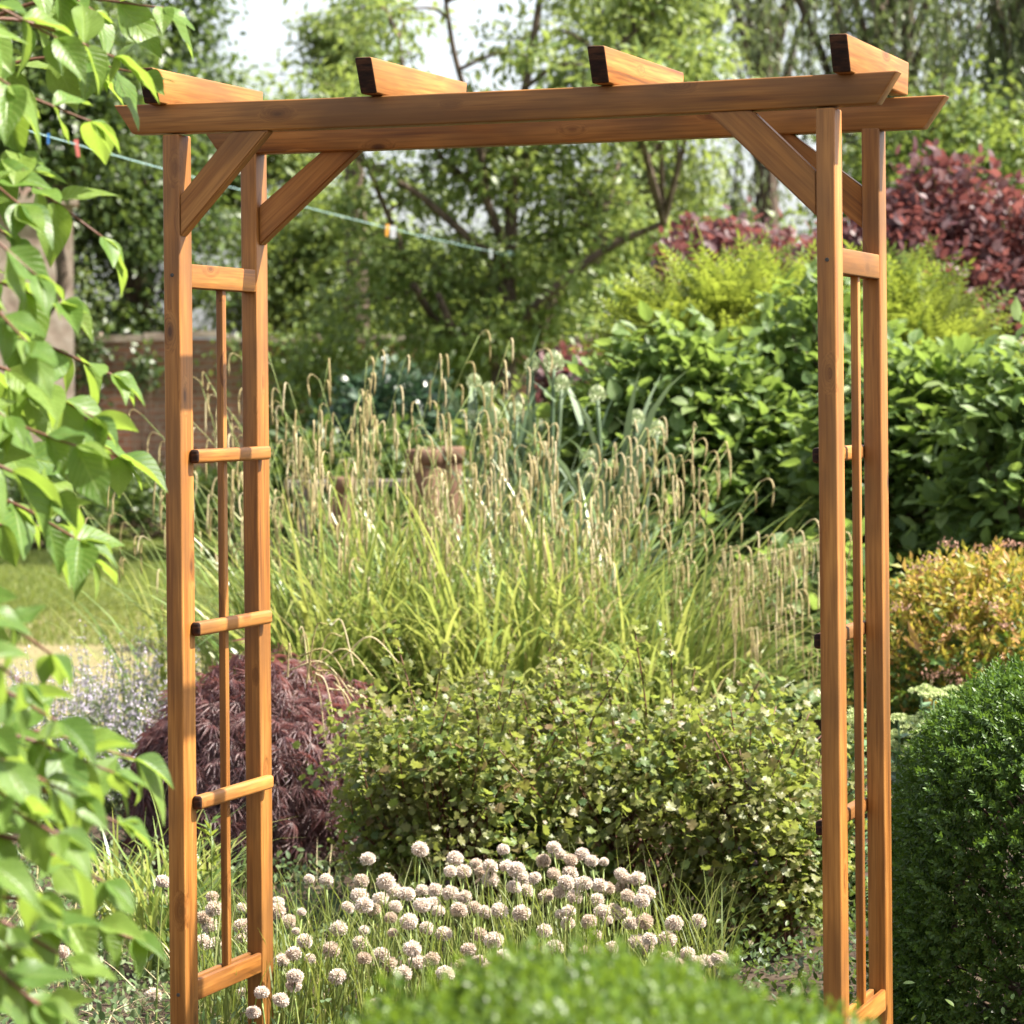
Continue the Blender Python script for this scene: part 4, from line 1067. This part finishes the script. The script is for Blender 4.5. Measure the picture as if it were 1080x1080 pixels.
# ------------------------------------------------------------------ mid-distance shrubs
T_B = leaf_simple(.55)
def mid(px, py, d, rx, h, n, K, size, mat, seed, label, tpl=None, zc=None, bump=.3):
    b0 = at(px, py, d)
    return bush('background_shrub', label, 'shrub', b0[:2], (rx, rx * .9, h * .55), h * .48 if zc is None else zc, n, K, tpl or T_B, size, M[mat], seed, M['twig'], 30, 'shrubs behind the bed', bump=bump, inner=.5, spread=.06, rnd=.7, stems_r=.014)
mid(410, 430, 25, .75, 1.62, 900, 7, .085, 'hedge_blue', 191, 'dark blue-green rounded shrub behind the sedge')
mid(345, 430, 27, .65, 1.75, 700, 7, .08, 'tree_mid', 192, 'mid-green shrub against the wall right of the left-hand posts')
mid(480, 400, 29, .8, 1.9, 900, 7, .08, 'tree_light', 193, 'light green shrub beneath the forked tree')
mid(330, 520, 17.5, .42, 1.15, 700, 7, .07, 'tree_dark', 194, 'added dark shrub standing for the deep shade behind the left end of the sedge')  # added shrub; its dark leaves stand in for deep shade between the sedge
mid(420, 520, 18.3, .48, 1.1, 700, 7, .07, 'tree_dark', 195, 'very dark low shrub behind the terracotta pots')
mid(640, 430, 19.5, .55, 1.55, 800, 7, .075, 'tree_dark', 196, 'dark shrub between the artichokes and the smoke bush')
mid(560, 450, 21, .6, 1.3, 800, 7, .07, 'tree_mid', 197, 'mid-green shrub behind the highest artichoke buds')
mid(130, 330, 36, .9, 2.75, 900, 7, .09, 'tree_light', 198, 'light green shrub showing over the top of the brick wall')
mid(40, 545, 29, .8, .75, 700, 6, .08, 'tree_dark', 199, 'dark low shrub at the foot of the wall beyond the lawn')
mid(160, 545, 31, .9, .65, 700, 6, .08, 'tree_dark', 200, 'dark low planting at the foot of the wall behind the left-hand posts')
mid(260, 535, 27, .7, .8, 600, 6, .08, 'tree_mid', 201, 'low green shrub at the far edge of the lawn between the left-hand posts')
mid(690, 380, 24, .7, 1.9, 800, 7, .08, 'tree_light', 202, 'light green shrub left of the purple smoke bush')
mid(860, 600, 12.4, .32, .75, 600, 6, .07, 'viburnum', 203, 'deep green shrub low behind the right-hand front post', T_BROAD)
mid(1050, 420, 22.5, .8, 1.5, 800, 7, .08, 'tree_dark', 204, 'dark shrub under the purple smoke bush at the right edge')

# ------------------------------------------------------------------ trees
def tree(name, label, base, trunk_pts, limbs, centers, rc, nleaf, tpl, size, mat, seed, r0=.16, droop=.4, flat=.65, group=None, twigs=True, outl=None):
    """trunk_pts: polyline; limbs: list of polylines with radii; centers: leaf cluster centres"""
    base = np.asarray(base, float)
    root = empty(name, tuple(base), 0, label, 'tree', group)
    r = np.random.default_rng(seed); paths = []
    tp = spline(trunk_pts, 6); paths.append((tp - base, np.linspace(r0, r0 * .55, len(tp))))
    allp = [tp]
    for pl, ra, rb in limbs:
        q = spline(pl, 6); paths.append((q - base, np.linspace(ra, rb, len(q)))); allp.append(q)
    allp = np.concatenate(allp)
    centers = np.asarray(centers, float)
    if twigs:
        for c_ in centers:
            dd = np.linalg.norm((allp - c_) * [1, 1, 1.0] + [0, 0, 0], axis=1) + np.maximum(allp[:, 2] - c_[2], 0) * 1.5
            s = allp[np.argmin(dd)]
            m_ = (s + c_) / 2 + np.array([r.normal(0, .1), r.normal(0, .1), .12 * np.linalg.norm(c_ - s)])
            L = np.linalg.norm(c_ - s)
            q = spline([s, m_, c_], 5); paths.append((q - base, np.linspace(min(.012 + .012 * L, .05), .006, len(q))))
    mesh_of('trunk', tubes(paths, 7), M['bark'], root)
    k = len(centers); per = nleaf // k
    sc = r.uniform(.6, 1.35, k)
    p = np.repeat(centers, per, 0) + r.normal(0, 1, (k * per, 3)) * (rc * np.repeat(sc, per))[:, None] * np.array([1, 1, flat])
    n = len(p)
    o = nrm(p - np.repeat(centers, per, 0))
    t = nrm(o * .6 + np.array([0, 0, -droop]) + r.normal(0, .5, (n, 3)))
    nn = np.array([0, 0, 1.]) + o * .35 + r.normal(0, .45, (n, 3))
    mesh_of('crown', inst(tpl, p - base, frames(t, nn), size * np.exp(r.normal(0, .25, n))), mat, root)
    return root

def ellipsoid_centers(c, rad, k, seed, shellb=.45):
    r = np.random.default_rng(seed); d = nrm(r.normal(size=(k, 3)))
    return np.asarray(c) + d * np.asarray(rad) * (r.random((k, 1)) ** shellb)

def simple_tree(name, label, px, d, crown_py, rx, rz, k, nleaf, size, mat, seed, rc=.42, r0=.2, tpl=None, droop=.4, ry=None, group='trees beyond the garden'):
    c = at(px, crown_py, d); b = np.array([c[0], c[1], 0]); r = np.random.default_rng(seed)
    top = c + np.array([0, 0, rz * .5])
    tr = [b, b * .5 + c * .5 + np.array([r.normal(0, .15), 0, -.3]), top]
    limbs = []
    for i in range(9):
        a = r.uniform(0, 6.28); s = b * .0 + np.array([c[0], c[1], max(.8, c[2] - rz * r.uniform(.2, .9))])
        e = c + np.array([math.cos(a) * rx * .65, math.sin(a) * rx * .6, r.uniform(-.2, .75) * rz]); m_ = (s + e) / 2 + [0, 0, .2]
        limbs.append(([s, m_, e], r0 * .45, r0 * .1))
    cs = ellipsoid_centers(c, (rx, ry or rx * .8, rz), k, seed + 1)
    cs = cs[cs[:, 2] > .5]
    return tree(name, label, b, tr, limbs, cs, rc, nleaf, tpl or T_B, size, M[mat], seed + 2, r0, droop, group=group)

# forked tree in the middle distance
D1 = 27.0
fork = at(531, 391, D1); b1 = np.array([fork[0] + .05, D1, 0])
rr1 = np.random.default_rng(211)
def limb(pts, ra, rb, dz=0.0):
    return ([at(x, y, D1 + dz * i / len(pts)) for i, (x, y) in enumerate(pts)], ra * .85, rb * .9)
limbs = [limb([(531, 391), (505, 365), (479, 349), (462, 310)], .075, .03, -.8), limb([(533, 385), (510, 355), (494, 336)], .06, .025, .8),
         limb([(533, 372), (545, 345), (560, 328), (590, 300), (640, 262), (700, 235)], .085, .03, -.6), limb([(569, 395), (569, 363), (580, 322), (612, 280), (640, 220)], .09, .03, .9),
         limb([(534, 310), (538, 260), (540, 202), (544, 149), (560, 60), (575, -40)], .085, .03), limb([(535, 300), (530, 258), (513, 208), (505, 149), (480, 60), (470, 0)], .06, .02, -.7),
         limb([(536, 280), (510, 264), (447, 210), (413, 188), (376, 165), (330, 120)], .055, .02, -1.0), limb([(436, 300), (427, 269), (408, 224), (388, 176), (370, 130)], .04, .018, -.8),
         limb([(513, 208), (485, 183), (458, 155), (430, 90), (420, 40)], .04, .015, .6), limb([(544, 190), (560, 165), (590, 130), (640, 60), (700, 10)], .05, .015, .6),
         limb([(470, 350), (450, 325), (436, 300)], .045, .04, -.8)]
cs = []
for pts, ra, rb in limbs:
    q = spline(pts, 5)
    for j in rr1.choice(np.arange(len(q) // 3, len(q)), 7): cs.append(q[j] + rr1.normal(0, .26, 3) + [0, .3, 0])
for _ in range(44): cs.append(at(rr1.uniform(350, 730), rr1.uniform(160, 335), D1 + rr1.uniform(.5, 2.2)))
for _ in range(44): cs.append(at(rr1.uniform(540, 740), rr1.uniform(-60, 150), D1 + rr1.normal(0, .9)))
for _ in range(14): cs.append(at(rr1.uniform(330, 540), rr1.uniform(-60, 140), D1 + rr1.normal(0, .9)))
def thin(cs, boxes, seed):      # natural gaps in the crown where the sky shows through
    r = np.random.default_rng(seed); cs = np.array(cs); u = cs[:, 0] / cs[:, 1] * F + CX0; v = CY0 - (cs[:, 2] - CZ) / cs[:, 1] * F
    keep = np.ones(len(cs), bool)
    for x0, x1, y0, y1, p in boxes: keep &= ~((u > x0) & (u < x1) & (v > y0) & (v < y1) & (r.random(len(cs)) < p))
    return cs[keep]
cs = thin(cs, [(425, 575, -60, 100, .8), (280, 480, 130, 260, .55), (640, 760, 130, 210, .6)], 213)
tree('forked_tree', 'airy light-green tree with a low fork and thin dark limbs seen through the arch', b1, [b1, (b1 + fork) / 2 + [.03, 0, 0], fork, at(536, 345, D1), at(534, 300, D1)], limbs,
     np.array(cs), .21, 26000, leaf_simple(.42), .10, M['tree_light'], 212, .15, .25, .5)

simple_tree('broadleaf_tree', 'dark dense tree behind the left-hand posts with sunlit yellow-green tufts', 140, 36, 130, 1.25, 3.0, 90, 24000, .10, 'tree_dark', 221, .26)
simple_tree('broadleaf_tree', 'dark tree at the upper left corner behind the dogwood leaves', 20, 35, 60, 1.5, 2.6, 90, 26000, .10, 'tree_dark', 224, .4)
simple_tree('broadleaf_tree', 'yellow-green tree top showing left of the pale sky gap', 255, 44, 175, 1.1, 1.3, 60, 15000, .10, 'tree_light', 227, .22)
simple_tree('broadleaf_tree', 'mid-green tree low behind the rear left post', 330, 42, 300, 1.5, 1.3, 80, 18000, .10, 'tree_mid', 230, .26)
simple_tree('broadleaf_tree', 'mid-green tree seen left of the forked tree', 430, 46, 310, 1.5, 1.2, 70, 15000, .11, 'tree_mid', 233, .26)
simple_tree('broadleaf_tree', 'tall yellow-green tree above the middle of the beams', 680, 38, 60, 1.15, 2.4, 58, 12500, .10, 'tree_light', 236, .24)
simple_tree('broadleaf_tree', 'mid-green tree behind the right-hand brace', 700, 44, 285, 1.7, 1.5, 70, 16000, .11, 'tree_mid', 239, .26)
simple_tree('broadleaf_tree', 'light green tree behind the purple smoke bush at the right', 1010, 28, 200, .9, .9, 60, 20000, .09, 'tree_mid', 242, .3)
simple_tree('broadleaf_tree', 'low mid-green tree behind the forked trunk', 570, 47, 330, 2.0, 1.2, 80, 20000, .11, 'tree_mid', 245, .4)
simple_tree('broadleaf_tree', 'pale yellow-green tree top in front of the sky at the upper middle', 370, 40, 60, .65, .9, 20, 4500, .10, 'tree_light', 248, .2)

def willow(px, d, top_py, rx, L, ns, seed, label):
    c = at(px, top_py, d); b = np.array([c[0], c[1], 0]); root = empty('weeping_willow', tuple(b), 0, label, 'tree', 'weeping willows')
    r = np.random.default_rng(seed); paths = []
    tp = spline([b, b + [.1, 0, c[2] * .4], c - [0, 0, .8]], 6); paths.append((tp - b, np.linspace(.22, .12, len(tp))))
    heads = []
    for i in range(12):
        a = r.uniform(0, 6.28); s = tp[r.integers(len(tp) // 2, len(tp))]; e = c + np.array([math.cos(a) * rx * r.uniform(.4, 1), math.sin(a) * rx * .8, r.uniform(-.8, .9)])
        q = spline([s, (s + e) / 2 + [0, 0, .5], e], 6); paths.append((q - b, np.linspace(.07, .02, len(q)))); heads.append(q)
    H = np.concatenate(heads)
    P0 = H[r.integers(0, len(H), ns)] + r.normal(0, .22, (ns, 3)); P0[:, 2] += .15
    lp, lt = [], []
    for p in P0:
        l = L * r.uniform(.4, 1.15); m_ = int(l / .05); s = np.linspace(0, 1, m_)
        dx, dy = r.normal(0, .22, 2)
        q = p + np.stack([dx * s ** .6, dy * s ** .6, -l * s + .12 * np.sin(np.pi * s)], -1)
        q = q[q[:, 2] > 1.2]
        lp.append(q + r.normal(0, .035, q.shape)); 
        if r.random() < .3 and len(q) > 4: paths.append((q[::6] - b if len(q[::6]) > 1 else q[:2] - b, .006))
    lp = np.concatenate(lp); n = len(lp)
    lt = nrm(r.normal(0, .45, (n, 3)) + [0, 0, -1.0])
    mesh_of('crown', inst(leaf_simple(.26, .2, .1), lp - b, frames(lt, r.normal(size=(n, 3))), r.uniform(.09, .17, n)), M['willow'], root)
    mesh_of('trunk', tubes(paths, 5), M['bark'], root)
willow(930, 31, -60, 1.35, 2.4, 210, 251, 'grey-green weeping willow above the right end of the beams')
willow(1080, 29, -70, 1.1, 2.8, 230, 252, 'grey-green weeping willow at the upper right corner')
willow(800, 37, -40, 1.0, 2.0, 110, 253, 'grey-green weeping willow behind the third rafter')

# tree with a curved trunk in front of the pier
DB = 31.5
pts = [at(20, 420, DB), at(18, 352, DB), at(50, 326, DB), at(66, 296, DB), at(60, 255, DB), at(52, 215, DB), at(50, 175, DB), at(30, 120, DB)]
b = np.array([pts[0][0], DB, 0]); pts = [b] + pts
cs = ellipsoid_centers(at(30, 90, DB), (.95, .8, .95), 45, 261)
tree('curved_tree', 'dark tree with a curved trunk crossing in front of the pale pier', b, pts, [([at(52, 215, DB), at(80, 180, DB), at(120, 150, DB)], .08, .03)], cs, .3, 15000, T_B, .10, M['tree_dark'], 262, .085)

# wood far beyond the wall, one mass of crowns
r = np.random.default_rng(271); n = 26000
x = r.uniform(-42, 42, n); top = 3.0 + np.minimum(np.maximum(np.abs(x) - 7, 0) * .55, 4.5) + 1.3 * np.sin(x * .9) * np.sin(x * .37 + 1)
P0 = np.stack([x, r.uniform(52, 60, n), r.random(n) ** .7 * top], -1)
tag(mesh_of('far_woodland', inst(T_B, P0, frames(r.normal(0, 1, (n, 3)), r.normal(0, .5, (n, 3)) + [0, -.3, .8]), r.uniform(.22, .4, n)), M['tree_mid']),
    'low mass of far green woodland beyond the garden wall', 'woodland', kind='stuff')

# ------------------------------------------------------------------ washing line and pegs
A, B = at(-40, 118, 11.5), at(531, 268, 26.62)
t = np.linspace(0, 1, 60)
line = A + (B - A) * t[:, None]
# even in depth; gentle sag
line[:, 2] -= .10 * 4 * t * (1 - t) * .3
aa = np.linspace(0, 4 * np.pi, 40)
LOOP = np.stack([B[0] + .035 + .06 * np.cos(aa), B[1] + .03 + .06 * np.sin(aa), B[2] + np.linspace(-.02, .02, 40)], -1)   # tied round a limb of the forked tree
tag(mesh_of('washing_line', tubes([(line, .0024), (LOOP, .005)], 6), M['rope']), 'thin pale blue washing line slanting down behind the left side of the arch', 'washing line')
def on_line(px):
    q = (line[:, 0] / line[:, 1]) * F + CX0
    return np.array([np.interp(px, q, line[:, i]) for i in range(3)])
def peg(px, L, wd, mat, label, rz=0.0, tilt=0.0):
    p = on_line(px); root = empty('clothes_peg', (p[0], p[1], p[2]), rz, label, 'clothes peg', 'pegs on the washing line')
    root.rotation_euler = (0, tilt, rz)
    for s in (-1, 1):
        V, fs, _ = box_geo(-wd / 2, wd / 2, s * .006 - .0045, s * .006 + .0045, -L * .72, L * .28)
        V[4:, 1] += s * .005; V[:4, 0] *= .8
        mesh_of('jaw', (V, fs, None), M[mat], root, False)
    a = np.linspace(0, 4 * np.pi, 28)
    mesh_of('spring', tubes([(np.stack([np.linspace(-wd * .45, wd * .45, 28), .011 * np.cos(a), .011 * np.sin(a) + L * .05], -1), .0016)], 5), M['timber'], root)
peg(53, .045, .010, 'peg_blue', 'blue clothes peg at the left on the washing line', .3)
peg(83, .075, .018, 'peg_pink', 'pink clothes peg on the washing line beside the dogwood leaves', .2, -.15)
peg(410, .08, .022, 'peg_orange', 'orange clothes peg on the washing line, left of the white one', .3, .1)
peg(416, .085, .045, 'peg_white', 'wide white clothes peg in the middle of the washing line', .1)
peg(519, .08, .03, 'peg_white', 'small white clothes peg at the far end of the washing line by the forked tree', .1)
